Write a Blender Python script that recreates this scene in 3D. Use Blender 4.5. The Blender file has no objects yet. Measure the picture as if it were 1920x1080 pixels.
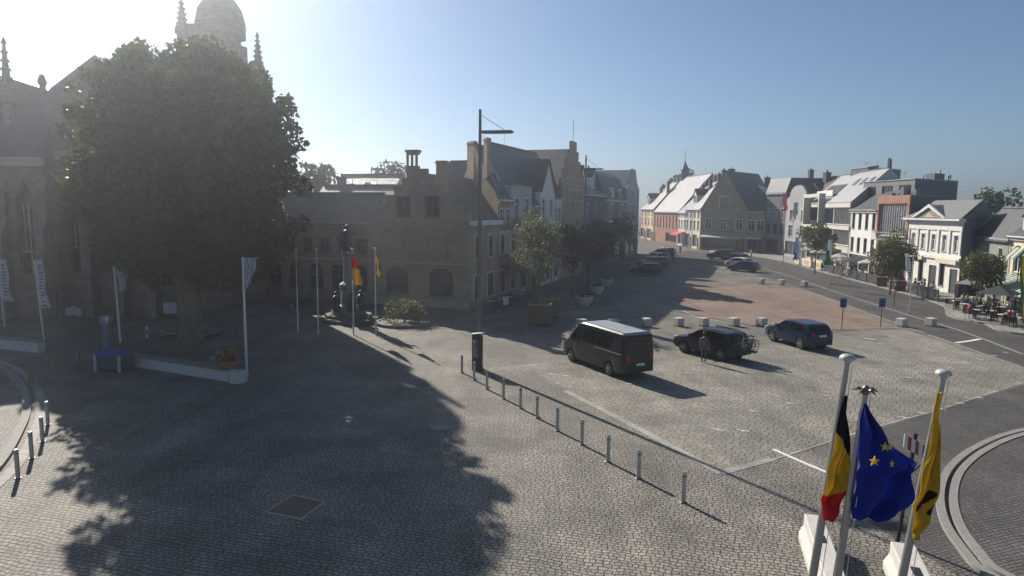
import bpy, bmesh, math, random
import numpy as np
from mathutils import Vector, Matrix
from mathutils.geometry import tessellate_polygon
R = math.radians
random.seed(7)
rng = np.random.default_rng(11)
SC = bpy.context.scene
COL = SC.collection

# ------------------------------------------------------------------ camera
F, PITCH, ROLL, CAMH = 1258.4, 0.11757, 0.01065, 8.6
_c, _s, _cp, _sp = math.cos(ROLL), math.sin(ROLL), math.cos(PITCH), math.sin(PITCH)
RIGHT = Vector((_c, _s * _sp, _s * _cp)); UP = Vector((-_s, _c * _sp, _c * _cp)); FWD = Vector((0, _cp, -_sp))
EYE = Vector((0, 0, CAMH))
cd = bpy.data.cameras.new('camera'); cam = bpy.data.objects.new('camera', cd); COL.objects.link(cam)
m = Matrix((RIGHT, UP, -FWD)).transposed().to_4x4(); m.translation = EYE; cam.matrix_world = m
cd.sensor_width = 36; cd.lens = F / 1920 * 36; cd.clip_end = 3000; cd.clip_start = .3
SC.camera = cam
# ------------------------------------------------------------------ light
SUN_AZ, SUN_EL = R(-31.8), R(31.0)          # azimuth measured from +Y towards +X
S = Vector((math.sin(SUN_AZ) * math.cos(SUN_EL), math.cos(SUN_AZ) * math.cos(SUN_EL), math.sin(SUN_EL)))
sl = bpy.data.lights.new('sun', 'SUN'); sl.energy = 5.0; sl.angle = R(.5); sl.color = (1, .92, .81)
so = bpy.data.objects.new('sun', sl); COL.objects.link(so); so.rotation_euler = S.to_track_quat('Z', 'Y').to_euler()
w = bpy.data.worlds.new('World'); SC.world = w; w.use_nodes = True
nt = w.node_tree; bg = nt.nodes['Background']; sky = nt.nodes.new('ShaderNodeTexSky')
sky.sky_type = 'NISHITA'; sky.sun_disc = False; sky.sun_elevation = SUN_EL; sky.sun_rotation = SUN_AZ
sky.air_density = .85; sky.dust_density = .15; sky.ozone_density = 4; sky.altitude = 20
nt.links.new(sky.outputs[0], bg.inputs[0]); bg.inputs[1].default_value = .056
SC.view_settings.view_transform = 'Standard'; SC.view_settings.look = 'None'
SC.view_settings.exposure = 0.65; SC.view_settings.gamma = 1.0

# ------------------------------------------------------------------ photo measurement helpers
def ray(px, py): return RIGHT * ((px - 960) / F) + UP * ((540 - py) / F) + FWD
def G(px, py):
    d = ray(px, py); t = -CAMH / d.z
    return Vector((d.x * t, d.y * t, 0))
def ZAT(p, py):                      # height of the point above p seen on image row py
    k = (py - 540) / F
    return CAMH - (UP.x * p.x + UP.y * p.y + k * _cp * p.y) / (UP.z - k * _sp)
def ATY(px, py, Y):
    d = ray(px, py); return EYE + d * (Y / d.y)
def ON(px, P0, P1, py=470):          # point of ground line P0P1 in image column px
    d = ray(px, py); e = P1 - P0
    t = (P0.x * d.y - P0.y * d.x) / (d.x * e.y - d.y * e.x)
    return P0 + e * t

# ------------------------------------------------------------------ mesh builder
class MB:
    def __init__(s): s.v = []; s.f = []; s.m = []
    def add(s, vs, fs, mi=0):
        o = len(s.v); s.v += [tuple(p) for p in vs]
        s.f += [tuple(i + o for i in f) for f in fs]; s.m += [mi] * len(fs); return s
    def face(s, pts, mi=0): return s.add(pts, [tuple(range(len(pts)))], mi)
    def box(s, x0, x1, y0, y1, z0, z1, mi=0):
        return s.add([(x0,y0,z0),(x1,y0,z0),(x1,y1,z0),(x0,y1,z0),(x0,y0,z1),(x1,y0,z1),(x1,y1,z1),(x0,y1,z1)],
                     [(0,3,2,1),(4,5,6,7),(0,1,5,4),(1,2,6,5),(2,3,7,6),(3,0,4,7)], mi)
    def prism(s, poly, a0, a1, ax, mi=0):
        n = len(poly)
        mk = {'x': lambda p, a: (a, p[0], p[1]), 'y': lambda p, a: (p[0], a, p[1]), 'z': lambda p, a: (p[0], p[1], a)}[ax]
        vs = [mk(p, a0) for p in poly] + [mk(p, a1) for p in poly]
        fs = [(i, (i + 1) % n, (i + 1) % n + n, i + n) for i in range(n)] + [tuple(range(n))[::-1], tuple(range(n, 2 * n))]
        return s.add(vs, fs, mi)
    def tube(s, pts, rad, n=8, mi=0, cap=True):
        pts = [Vector(p) for p in pts]
        rad = rad if isinstance(rad, (list, tuple)) else [rad] * len(pts)
        vs = []; fs = []
        for i, p in enumerate(pts):
            t = (pts[min(i + 1, len(pts) - 1)] - pts[max(i - 1, 0)]).normalized()
            a = t.cross(Vector((0, 0, 1)) if abs(t.z) < .95 else Vector((1, 0, 0))).normalized(); b = t.cross(a)
            for k in range(n):
                q = 2 * math.pi * k / n
                vs.append(p + (a * math.cos(q) + b * math.sin(q)) * rad[i])
        for i in range(len(pts) - 1):
            for k in range(n):
                fs.append((i*n+k, i*n+(k+1)%n, (i+1)*n+(k+1)%n, (i+1)*n+k))
        if cap: fs += [tuple(range(n))[::-1], tuple(range((len(pts)-1)*n, len(pts)*n))]
        return s.add(vs, fs, mi)
    def lathe(s, prof, n=16, c=(0, 0, 0), ax='z', mi=0):
        vs = []; fs = []
        for r, h in prof:
            for k in range(n):
                q = 2 * math.pi * k / n; a, b = r * math.cos(q), r * math.sin(q)
                p = {'z': (a, b, h), 'y': (a, h, b), 'x': (h, a, b)}[ax]
                vs.append((p[0] + c[0], p[1] + c[1], p[2] + c[2]))
        for i in range(len(prof) - 1):
            for k in range(n): fs.append((i*n+k, i*n+(k+1)%n, (i+1)*n+(k+1)%n, (i+1)*n+k))
        fs += [tuple(range(n))[::-1], tuple(range((len(prof)-1)*n, len(prof)*n))]
        return s.add(vs, fs, mi)
    def ball(s, c, r, n=10, mi=0, sz=1):
        k = 6
        return s.lathe([(max(r * math.sin(math.pi * i / k), .001), -r * sz * math.cos(math.pi * i / k)) for i in range(k + 1)], n, c, 'z', mi)
    def holes(s, outline, holes, y=0, rev=.18, mi=0):   # wall sheet in the plane y with window openings and reveals
        ls = [[Vector((p[0], p[1], 0)) for p in q] for q in [outline] + holes]
        flat = [p for q in ls for p in q]
        s.add([(p.x, y, p.y) for p in flat], [tuple(t) for t in tessellate_polygon(ls)], mi)
        for q in holes:
            n = len(q)
            s.add([(p[0], y, p[1]) for p in q] + [(p[0], y + rev, p[1]) for p in q],
                  [(i, (i + 1) % n, (i + 1) % n + n, i + n) for i in range(n)], mi)
        return s
def put(name, mb, mats, parent=None, smooth=None, loc=None, bevel=0):
    me = bpy.data.meshes.new(name); me.from_pydata(mb.v, [], mb.f)
    mats = mats if isinstance(mats, (list, tuple)) else [mats]
    for q in mats: me.materials.append(q)
    if len(mats) > 1: me.polygons.foreach_set('material_index', mb.m)
    bm = bmesh.new(); bm.from_mesh(me); bmesh.ops.remove_doubles(bm, verts=bm.verts, dist=1e-4)
    bmesh.ops.recalc_face_normals(bm, faces=bm.faces)
    if smooth:
        for f in bm.faces: f.smooth = True
        for e in bm.edges:
            if len(e.link_faces) == 2 and e.calc_face_angle(0) > R(smooth): e.smooth = False
    bm.to_mesh(me); bm.free()
    o = bpy.data.objects.new(name, me); COL.objects.link(o)
    if parent: o.parent = parent
    if loc: o.location = loc
    if bevel:
        b = o.modifiers.new('bevel', 'BEVEL'); b.width = bevel; b.segments = 2; b.limit_method = 'ANGLE'; b.angle_limit = R(35)
    return o
def tag(o, label=None, cat=None, group=None, kind=None):
    if label: o['label'] = label
    if cat: o['category'] = cat
    if group: o['group'] = group
    if kind: o['kind'] = kind
    return o
def thing(name, label, cat, loc=(0, 0, 0), rz=0, group=None):
    o = bpy.data.objects.new(name, None); COL.objects.link(o); o.empty_display_size = .3
    o.location = loc; o.rotation_euler = (0, 0, rz); return tag(o, label, cat, group)
KIDS = {}
def dup(o, loc=None, rz=None, label=None, parent=None, scale=None):
    c = o.copy(); COL.objects.link(c)
    if parent: c.parent = parent
    if loc is not None: c.location = loc
    if rz is not None: c.rotation_euler = (0, 0, rz)
    if label: c['label'] = label
    if scale: c.scale = scale if isinstance(scale, (tuple, list)) else (scale,) * 3
    for k in list(o.children): dup(k, parent=c)
    return c
ORD = ['first', 'second', 'third', 'fourth', 'fifth', 'sixth', 'seventh', 'eighth', 'ninth', 'tenth', 'eleventh', 'twelfth']

# ------------------------------------------------------------------ materials
MATS = {}
def _mat(name):
    q = bpy.data.materials.new(name); q.use_nodes = True; n = q.node_tree.nodes; l = q.node_tree.links
    return q, n, l, n['Principled BSDF']
def noise(n, l, vec, scale, detail=4, rough=.6):
    t = n.new('ShaderNodeTexNoise'); t.inputs['Scale'].default_value = scale; t.inputs['Detail'].default_value = detail
    t.inputs['Roughness'].default_value = rough; l.new(vec, t.inputs['Vector']); return t.outputs['Fac']
def ramp(n, l, fac, a, b, c0=(0, 0, 0, 1), c1=(1, 1, 1, 1)):
    r = n.new('ShaderNodeValToRGB'); r.color_ramp.elements[0].position = a; r.color_ramp.elements[1].position = b
    r.color_ramp.elements[0].color = c0; r.color_ramp.elements[1].color = c1; l.new(fac, r.inputs[0]); return r.outputs[0]
def mul(n, l, a, b, f=1, mode='MULTIPLY'):
    q = n.new('ShaderNodeMix'); q.data_type = 'RGBA'; q.blend_type = mode; q.inputs['Factor'].default_value = f
    l.new(a, q.inputs['A'])
    if isinstance(b, tuple): q.inputs['B'].default_value = b
    else: l.new(b, q.inputs['B'])
    return q.outputs['Result']
def plain(name, col, rough=.6, metal=0, var=.25, scale=3, bump=0, spec=.5):
    if name in MATS: return MATS[name]
    q, n, l, b = _mat(name); tc = n.new('ShaderNodeTexCoord').outputs['Object']
    r = ramp(n, l, noise(n, l, tc, scale), .25, .75, tuple(c * (1 - var) for c in col) + (1,), tuple(min(1, c * (1 + var)) for c in col) + (1,))
    l.new(r, b.inputs['Base Color']); b.inputs['Roughness'].default_value = rough; b.inputs['Metallic'].default_value = metal
    b.inputs['Specular IOR Level'].default_value = spec
    if bump:
        bp = n.new('ShaderNodeBump'); bp.inputs['Strength'].default_value = bump; bp.inputs['Distance'].default_value = .02
        l.new(noise(n, l, tc, scale * 8), bp.inputs['Height']); l.new(bp.outputs[0], b.inputs['Normal'])
    MATS[name] = q; return q
def bricks(name, c1, c2, mortar, bw=.22, rh=.075, ms=.01, rough=.85, flat=False, bump=.4, stain=.35, rot=0, warp=0, spec=.3, off=.5, patch=.15):
    if name in MATS: return MATS[name]
    q, n, l, b = _mat(name); tc = n.new('ShaderNodeTexCoord').outputs['Object']
    vec = tc
    if flat:
        mp = n.new('ShaderNodeMapping'); mp.inputs['Rotation'].default_value = (0, 0, rot); l.new(tc, mp.inputs['Vector']); vec = mp.outputs[0]
        if warp:
            t = n.new('ShaderNodeTexNoise'); t.inputs['Scale'].default_value = 1.1; t.inputs['Detail'].default_value = 3; l.new(tc, t.inputs['Vector'])
            va = n.new('ShaderNodeVectorMath'); va.operation = 'MULTIPLY_ADD'; l.new(t.outputs['Color'], va.inputs[0])
            va.inputs[1].default_value = (warp, warp, 0); l.new(vec, va.inputs[2]); vec = va.outputs[0]
    else:
        sx = n.new('ShaderNodeSeparateXYZ'); l.new(tc, sx.inputs[0]); ad = n.new('ShaderNodeMath'); l.new(sx.outputs[0], ad.inputs[0]); l.new(sx.outputs[1], ad.inputs[1])
        cx = n.new('ShaderNodeCombineXYZ'); l.new(ad.outputs[0], cx.inputs[0]); l.new(sx.outputs[2], cx.inputs[1]); vec = cx.outputs[0]
    t = n.new('ShaderNodeTexBrick'); l.new(vec, t.inputs['Vector']); t.offset = off
    if flat: t.squash = .72; t.squash_frequency = 3
    for k, v in (('Color1', c1), ('Color2', c2), ('Mortar', mortar)): t.inputs[k].default_value = v + (1,)
    t.inputs['Scale'].default_value = 1; t.inputs['Mortar Size'].default_value = ms; t.inputs['Brick Width'].default_value = bw; t.inputs['Row Height'].default_value = rh
    t.inputs['Mortar Smooth'].default_value = .5 if flat else .1
    f = 1 - stain
    col = mul(n, l, t.outputs[0], ramp(n, l, noise(n, l, tc, .35, 6, .65), .3, .7, (f, f, f, 1), (1 + stain * .4,) * 3 + (1,)))
    g = 1 - patch
    col = mul(n, l, col, ramp(n, l, noise(n, l, tc, 9, 3), .3, .7, (g, g, g, 1), (1 + patch,) * 3 + (1,)))
    if flat:      # worn lanes, oil stains and relaid areas
        col = mul(n, l, col, ramp(n, l, noise(n, l, tc, .16, 2, .4), .54, .57, (1, 1, 1, 1), (.86, .86, .88, 1)))
        col = mul(n, l, col, ramp(n, l, noise(n, l, tc, .9, 5, .7), .66, .74, (1, 1, 1, 1), (.62, .61, .60, 1)))
        mp2 = n.new('ShaderNodeMapping'); mp2.inputs['Rotation'].default_value = (0, 0, R(-27)); mp2.inputs['Scale'].default_value = (.5, .03, 1); l.new(tc, mp2.inputs['Vector'])
        col = mul(n, l, col, ramp(n, l, noise(n, l, mp2.outputs[0], 1.6, 3, .5), .42, .62, (.90, .90, .90, 1), (1.06, 1.05, 1.03, 1)))
    l.new(col, b.inputs['Base Color']); b.inputs['Roughness'].default_value = rough; b.inputs['Specular IOR Level'].default_value = spec
    bp = n.new('ShaderNodeBump'); bp.inputs['Strength'].default_value = bump; bp.inputs['Distance'].default_value = .03; bp.invert = True
    ad = n.new('ShaderNodeMath'); ad.operation = 'MULTIPLY_ADD'; l.new(noise(n, l, tc, 14, 3), ad.inputs[0]); ad.inputs[1].default_value = .8; l.new(t.outputs['Fac'], ad.inputs[2])
    l.new(ad.outputs[0], bp.inputs['Height']); l.new(bp.outputs[0], b.inputs['Normal'])
    MATS[name] = q; return q
def leafmat(name, c, c2):
    q, n, l, b = _mat(name); tc = n.new('ShaderNodeTexCoord').outputs['Object']
    r = ramp(n, l, noise(n, l, tc, 1.3, 5), .3, .7, c + (1,), c2 + (1,))
    l.new(r, b.inputs['Base Color']); b.inputs['Roughness'].default_value = .55; b.inputs['Specular IOR Level'].default_value = .35
    tr = n.new('ShaderNodeBsdfTranslucent'); l.new(r, tr.inputs[0]); mx = n.new('ShaderNodeMixShader'); mx.inputs[0].default_value = .35
    l.new(b.outputs[0], mx.inputs[1]); l.new(tr.outputs[0], mx.inputs[2]); l.new(mx.outputs[0], n['Material Output'].inputs[0])
    MATS[name] = q; return q
def glass(name, col=(.02, .025, .03), rough=.08):
    if name in MATS: return MATS[name]
    q, n, l, b = _mat(name); tc = n.new('ShaderNodeTexCoord').outputs['Object']
    l.new(ramp(n, l, noise(n, l, tc, .8, 2), .35, .65, tuple(c * .6 for c in col) + (1,), tuple(c * 1.6 for c in col) + (1,)), b.inputs['Base Color'])
    b.inputs['Roughness'].default_value = rough; b.inputs['Specular IOR Level'].default_value = .6; MATS[name] = q; return q

COB = bricks('cobbles', (.25, .23, .195), (.345, .318, .272), (.085, .078, .07), .21, .135, .020, .72, True, .9, .4, R(14), .34)
PAV = bricks('pavers', (.27, .255, .215), (.35, .33, .28), (.12, .112, .095), .34, .24, .022, .75, True, .7, .38, R(30), .05)
REDP = bricks('red_pavers', (.25, .175, .13), (.32, .235, .18), (.16, .13, .11), .42, .20, .02, .8, True, .6, .3, R(5), .06)
SETT = bricks('setts', (.105, .102, .096), (.155, .149, .138), (.045, .043, .04), .18, .12, .017, .7, True, .8, .3, R(-20), .16)
PALE = bricks('pale_slabs', (.33, .32, .29), (.40, .385, .35), (.17, .16, .15), .9, .5, .015, .75, True, .3, .3, R(10))
STONE = plain('kerb_stone', (.235, .228, .21), .8, 0, .2, 6, .3)
WHITE_LINE = plain('road_paint', (.72, .71, .67), .75, 0, .15, 9, .2)
CONC = plain('pale_concrete', (.52, .50, .46), .8, 0, .14, 4, .4)
STEEL = plain('brushed_steel', (.36, .355, .34), .42, .6, .1, 20)
ALU = plain('white_pole', (.62, .62, .61), .4, .2, .08, 15)
DARK = plain('dark_metal', (.03, .03, .033), .45, .3, .2, 5)
BLACK = plain('black_plastic', (.015, .015, .016), .5, 0, .2, 5)
GREYM = plain('grey_metal', (.14, .14, .145), .45, .5, .1, 5)
WOOD = bricks('planter_wood', (.20, .14, .09), (.26, .185, .12), (.07, .05, .03), 1.3, .13, .01, .8, False, .3, .3)
BARK = plain('bark', (.16, .125, .09), .9, 0, .4, 2.5, 1.0)
SOIL = plain('soil', (.07, .055, .04), .95, 0, .4, 6, 1)
LEAF = leafmat('plane_leaves', (.04, .062, .02), (.10, .13, .04))
LEAF2 = leafmat('young_leaves', (.09, .10, .035), (.175, .175, .072))
LEAF3 = leafmat('dark_leaves', (.045, .058, .024), (.085, .10, .042))
GLASS = glass('window_glass'); GLASS2 = glass('blue_window_glass', (.035, .045, .06)); CGLASS = glass('car_glass', (.008, .009, .011), .04)
YB = bricks('yellow_brick', (.40, .275, .17), (.47, .34, .22), (.33, .29, .23))
GB = bricks('grey_yellow_brick', (.33, .25, .145), (.39, .30, .18), (.28, .26, .23))
RB = bricks('red_brick', (.36, .14, .09), (.43, .19, .12), (.36, .32, .28))
CB = bricks('church_stone', (.20, .165, .135), (.27, .225, .185), (.20, .18, .16), .45, .2, .012, .9, False, .5, .4)
DB = bricks('dark_brick', (.12, .10, .09), (.16, .135, .12), (.13, .12, .11))
WR = plain('white_render', (.68, .67, .63), .8, 0, .07, 1.5, .15)
CR = plain('cream_render', (.62, .56, .42), .8, 0, .1, 1.5, .15)
GR = plain('grey_render', (.42, .42, .42), .8, 0, .1, 1.5, .15)
DG = plain('dark_grey_render', (.10, .105, .12), .75, 0, .15, 1.2, .15)
MG = plain('mid_grey_render', (.20, .20, .195), .8, 0, .15, 1.2, .2)
PK = plain('pink_render', (.55, .36, .33), .8, 0, .1, 1.5)
YR = plain('yellow_render', (.66, .56, .30), .8, 0, .1, 1.5)
SLATE = bricks('slate', (.052, .056, .064), (.078, .082, .09), (.03, .03, .034), .3, .16, .01, .5, False, .35, .35, spec=.5)
SLATEG = bricks('glossy_slate', (.07, .07, .075), (.13, .125, .12), (.05, .05, .05), .3, .2, .012, .36, False, .35, .3, spec=.8)
TILE = bricks('brown_tile', (.10, .075, .06), (.15, .11, .085), (.05, .04, .035), .26, .2, .012, .7, False, .5, .35)
ZINC = plain('zinc_roof', (.33, .335, .32), .5, .2, .12, .8)
LEAD = plain('lead_flashing', (.33, .335, .35), .5, .3, .15, 2)
TRIM = plain('white_trim', (.68, .67, .645), .55, 0, .06, 3)
FRAME = plain('window_frame_white', (.68, .68, .66), .5, 0, .06, 3)
FRAMED = plain('window_frame_dark', (.06, .06, .065), .5, 0, .1, 3)
SANDST = plain('sandstone', (.42, .37, .28), .85, 0, .15, 2, .3)
BRONZE = plain('bronze', (.045, .05, .055), .5, .4, .3, 3, .4)
def paint(name, col, rough=.5): return plain(name, col, rough, 0, .08, 2)

# ------------------------------------------------------------------ ground sheets
def structure(name, mb, mt, **k): return tag(put(name, mb, mt, **k), kind='structure')
def sheet(name, pix, mt, lvl, solid=0):
    pts = [G(*p) if isinstance(p, tuple) else p for p in pix]
    mb = MB()
    if solid: mb.prism([(p.x, p.y) for p in pts], -.02, lvl, 'z')
    else:
        ls = [[Vector((p.x, p.y, 0)) for p in pts]]
        mb.add([(p.x, p.y, lvl) for p in pts], [tuple(t) for t in tessellate_polygon(ls)])
    return structure(name, mb, mt)
def smooth_path(pts, n=8):
    P = [Vector(p) for p in pts]; P = [2*P[0]-P[1]] + P + [2*P[-1]-P[-2]]; out = []
    for i in range(1, len(P) - 2):
        for k in range(n):
            t = k / n; a, b, c, d = P[i-1], P[i], P[i+1], P[i+2]
            out.append(.5 * ((2*b) + (c-a)*t + (2*a-5*b+4*c-d)*t*t + (3*b-a-3*c+d)*t**3))
    return out + [P[-2]]
def strip(name, pix, wid, h, mt, off=0, z0=-.03):
    P = smooth_path([G(*p) if isinstance(p, tuple) else p for p in pix]); mb = MB(); vs = []; fs = []
    for i, p in enumerate(P):
        t = (P[min(i+1, len(P)-1)] - P[max(i-1, 0)]).normalized(); nrm = Vector((-t.y, t.x, 0))
        a = p + nrm * (off - wid / 2); b = p + nrm * (off + wid / 2)
        vs += [(a.x, a.y, z0), (a.x, a.y, h), (b.x, b.y, h), (b.x, b.y, z0)]
    for i in range(len(P) - 1):
        for k in range(3): fs.append((i*4+k, i*4+k+1, i*4+4+k+1, i*4+4+k))
    fs += [(0, 1, 2, 3), tuple(len(vs) - 4 + k for k in (3, 2, 1, 0))]
    mb.add(vs, fs); return structure(name, mb, mt)
structure('ground', MB().face([(-600, -60, 0), (700, -60, 0), (700, 900, 0), (-600, 900, 0)]), COB)
PARK = [(930, 690), (1240, 657), (1440, 641), (1600, 622), (1695, 618), (1920, 692), Vector((34, 32, 0)), (1920, 716), (1640, 800), (1440, 862), (1350, 887), (1150, 775), (1000, 697)]
sheet('parking_pavement', PARK, PAV, .004)
ROAD = [(1215, 473), (1300, 470), (1400, 476), (1470, 489), (1550, 511), (1640, 534), (1720, 555), (1772, 574), (1786, 598), (1850, 612), (1920, 627), Vector((60, 38, 0)), Vector((60, 20, 0)), Vector((30, 10, 0)), Vector((14, 8, 0)),
        Vector((11, 14, 0)), (1600, 960), (1545, 890), (1560, 832), (1760, 769), (1920, 722), Vector((34, 32.5, 0)), (1920, 690), (1700, 614), (1560, 560), (1480, 532), (1400, 510), (1320, 492), (1240, 484)]
sheet('road', ROAD, SETT, .008)
sheet('brick_square', [(1255, 561), (1300, 592), (1380, 606), (1440, 613), (1560, 615), (1680, 612), (1560, 564), (1500, 544), (1440, 533), (1380, 533), (1230, 541)], REDP, .012)
sheet('pale_band', [(1440, 618), (1560, 618), (1690, 615), (1680, 612.5), (1560, 615.3), (1440, 613.4)], PAV, .016)
# terrace pavement on the right and its kerb
KERB = [(1330, 478), (1400, 480), (1470, 491), (1550, 513), (1640, 536), (1715, 556), (1765, 572), (1776, 580), (1784, 594), (1850, 609), (1920, 628), Vector((46, 40, 0))]
KP = smooth_path([G(*p) if isinstance(p, tuple) else p for p in KERB], 4)
sheet('terrace_pavement', KP + [Vector((90, 30, 0)), Vector((95, 130, 0)), Vector((60, 160, 0)), Vector((44, 150, 0))], PALE, .11, 1)
strip('terrace_kerb', KERB, .34, .125, STONE)
strip('gutter', [(1340, 488), (1440, 506), (1560, 545), (1700, 590), (1800, 620), (1920, 665)], .22, .014, STONE)
strip('gutter', [(1230, 541), (1380, 532.5), (1440, 532), (1500, 543), (1560, 563), (1700, 613), (1800, 648), (1920, 690)], .16, .018, STONE)
ISL = [Vector((24, 27, 0)), (1920, 818), (1850, 846), (1803, 884), (1786, 930), (1796, 985), (1835, 1042), (1880, 1082), Vector((12.6, 13.6, 0))]
ip = smooth_path([G(*p) if isinstance(p, tuple) else p for p in ISL], 6)
sheet('roundabout_island', ip + [Vector((16, 10, 0)), Vector((40, 12, 0)), Vector((40, 27, 0))], SETT, .10, 1)
strip('roundabout_kerb', ISL, .22, .125, STONE, 0.02)
strip('roundabout_edging', ISL, .26, .014, STONE, .36)
strip('roundabout_edging', ISL, .22, .112, STONE, -.32)
FK = [(-60, 930), (0, 872), (36, 812), (50, 770), (40, 725), (0, 690), (-60, 675)]
strip('pavement_kerb', FK, .3, .12, STONE); strip('pavement_edging', FK, .35, .016, PALE, -.5)
strip('paving_band', [(1060, 733), (1150, 779), (1250, 832), (1352, 888)], .32, .012, PALE); strip('paving_band', [(1352, 887), (1400, 874), (1448, 861)], .3, .0125, PALE)
strip('paving_band', [(1450, 862), (1640, 802), (1760, 768), (1920, 717)], .12, .014, PALE)
strip('paving_band', [(1255, 561), (1300, 592), (1380, 606), (1440, 613)], .2, .018, PALE)
strip('paving_band', [(940, 690), (1070, 676), (1240, 656), (1440, 640), (1600, 622)], .15, .01, PALE)
strip('road_marking', [(1450, 843), (1500, 865), (1552, 887)], .14, .02, WHITE_LINE)
strip('road_marking', [(1556, 892), (1575, 890), (1592, 890)], .3, .02, WHITE_LINE)
strip('road_marking', [(1792, 643), (1815, 640), (1838, 636)], .28, .02, WHITE_LINE)
strip('road_marking', [(1620, 634), (1642, 637)], .14, .012, WHITE_LINE)
for i, (x, y) in enumerate([(1613, 651), (1651, 645), (1700, 637), (1885, 661), (1863, 667), (1838, 674), (1810, 682), (1780, 690), (1741, 699), (1703, 708), (1657, 718), (1548, 742), (1345, 806), (1393, 808), (1480, 757), (1412, 771), (1060, 705), (1035, 702), (1180, 720), (1290, 700), (1695, 783), (1730, 775), (1760, 767), (1798, 756), (1835, 746), (1862, 734)]):
    p = G(x, y); mb = MB(); a = random.uniform(.16, .26)
    mb.box(-a, a, -.05, .05, .0, .0225); mb.box(-.05, .05, -a * .7, -.06, 0, .0225)
    structure('bay_marking', mb, plain('worn_paint', (.52, .51, .47), .75, 0, .2, 9, .2), loc=(p.x, p.y, 0)).rotation_euler.z = R(-28)
mh = [G(548, 928), G(611, 941), G(565, 975), G(497, 961)]
c0 = sum(mh, Vector()) / 4
fr = MB()
for i in range(4):
    a, b = mh[i], mh[(i+1) % 4]; ai, bi = c0 + (a-c0)*.92, c0 + (b-c0)*.92
    fr.prism([(a.x, a.y), (b.x, b.y), (bi.x, bi.y), (ai.x, ai.y)], -.01, .02, 'z')
mr = thing('manhole_cover', 'large square paved manhole cover with pale metal frame in shaded cobbles', 'manhole', c0)
put('frame', MB().add([(v[0]-c0.x, v[1]-c0.y, v[2]) for v in fr.v], fr.f), plain('manhole_frame', (.38, .33, .26), .5, .3, .1, 3), mr)
put('cover', MB().prism([((p.x-c0.x)*.92, (p.y-c0.y)*.92) for p in mh], -.01, .012, 'z'), plain('manhole_infill', (.16, .12, .085), .8, 0, .25, 4, .5), mr)
p = G(827, 801); mr = thing('drain_cover', 'small oval metal drain cover in the sunlit cobbles', 'drain cover', p)
put('frame', MB().lathe([(.42, 0), (.42, .018), (.34, .02), (.33, .012)], 24), GREYM, mr); put('lid', MB().lathe([(.3, 0), (.3, .016), (.02, .018)], 20), STONE, mr)

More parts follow.
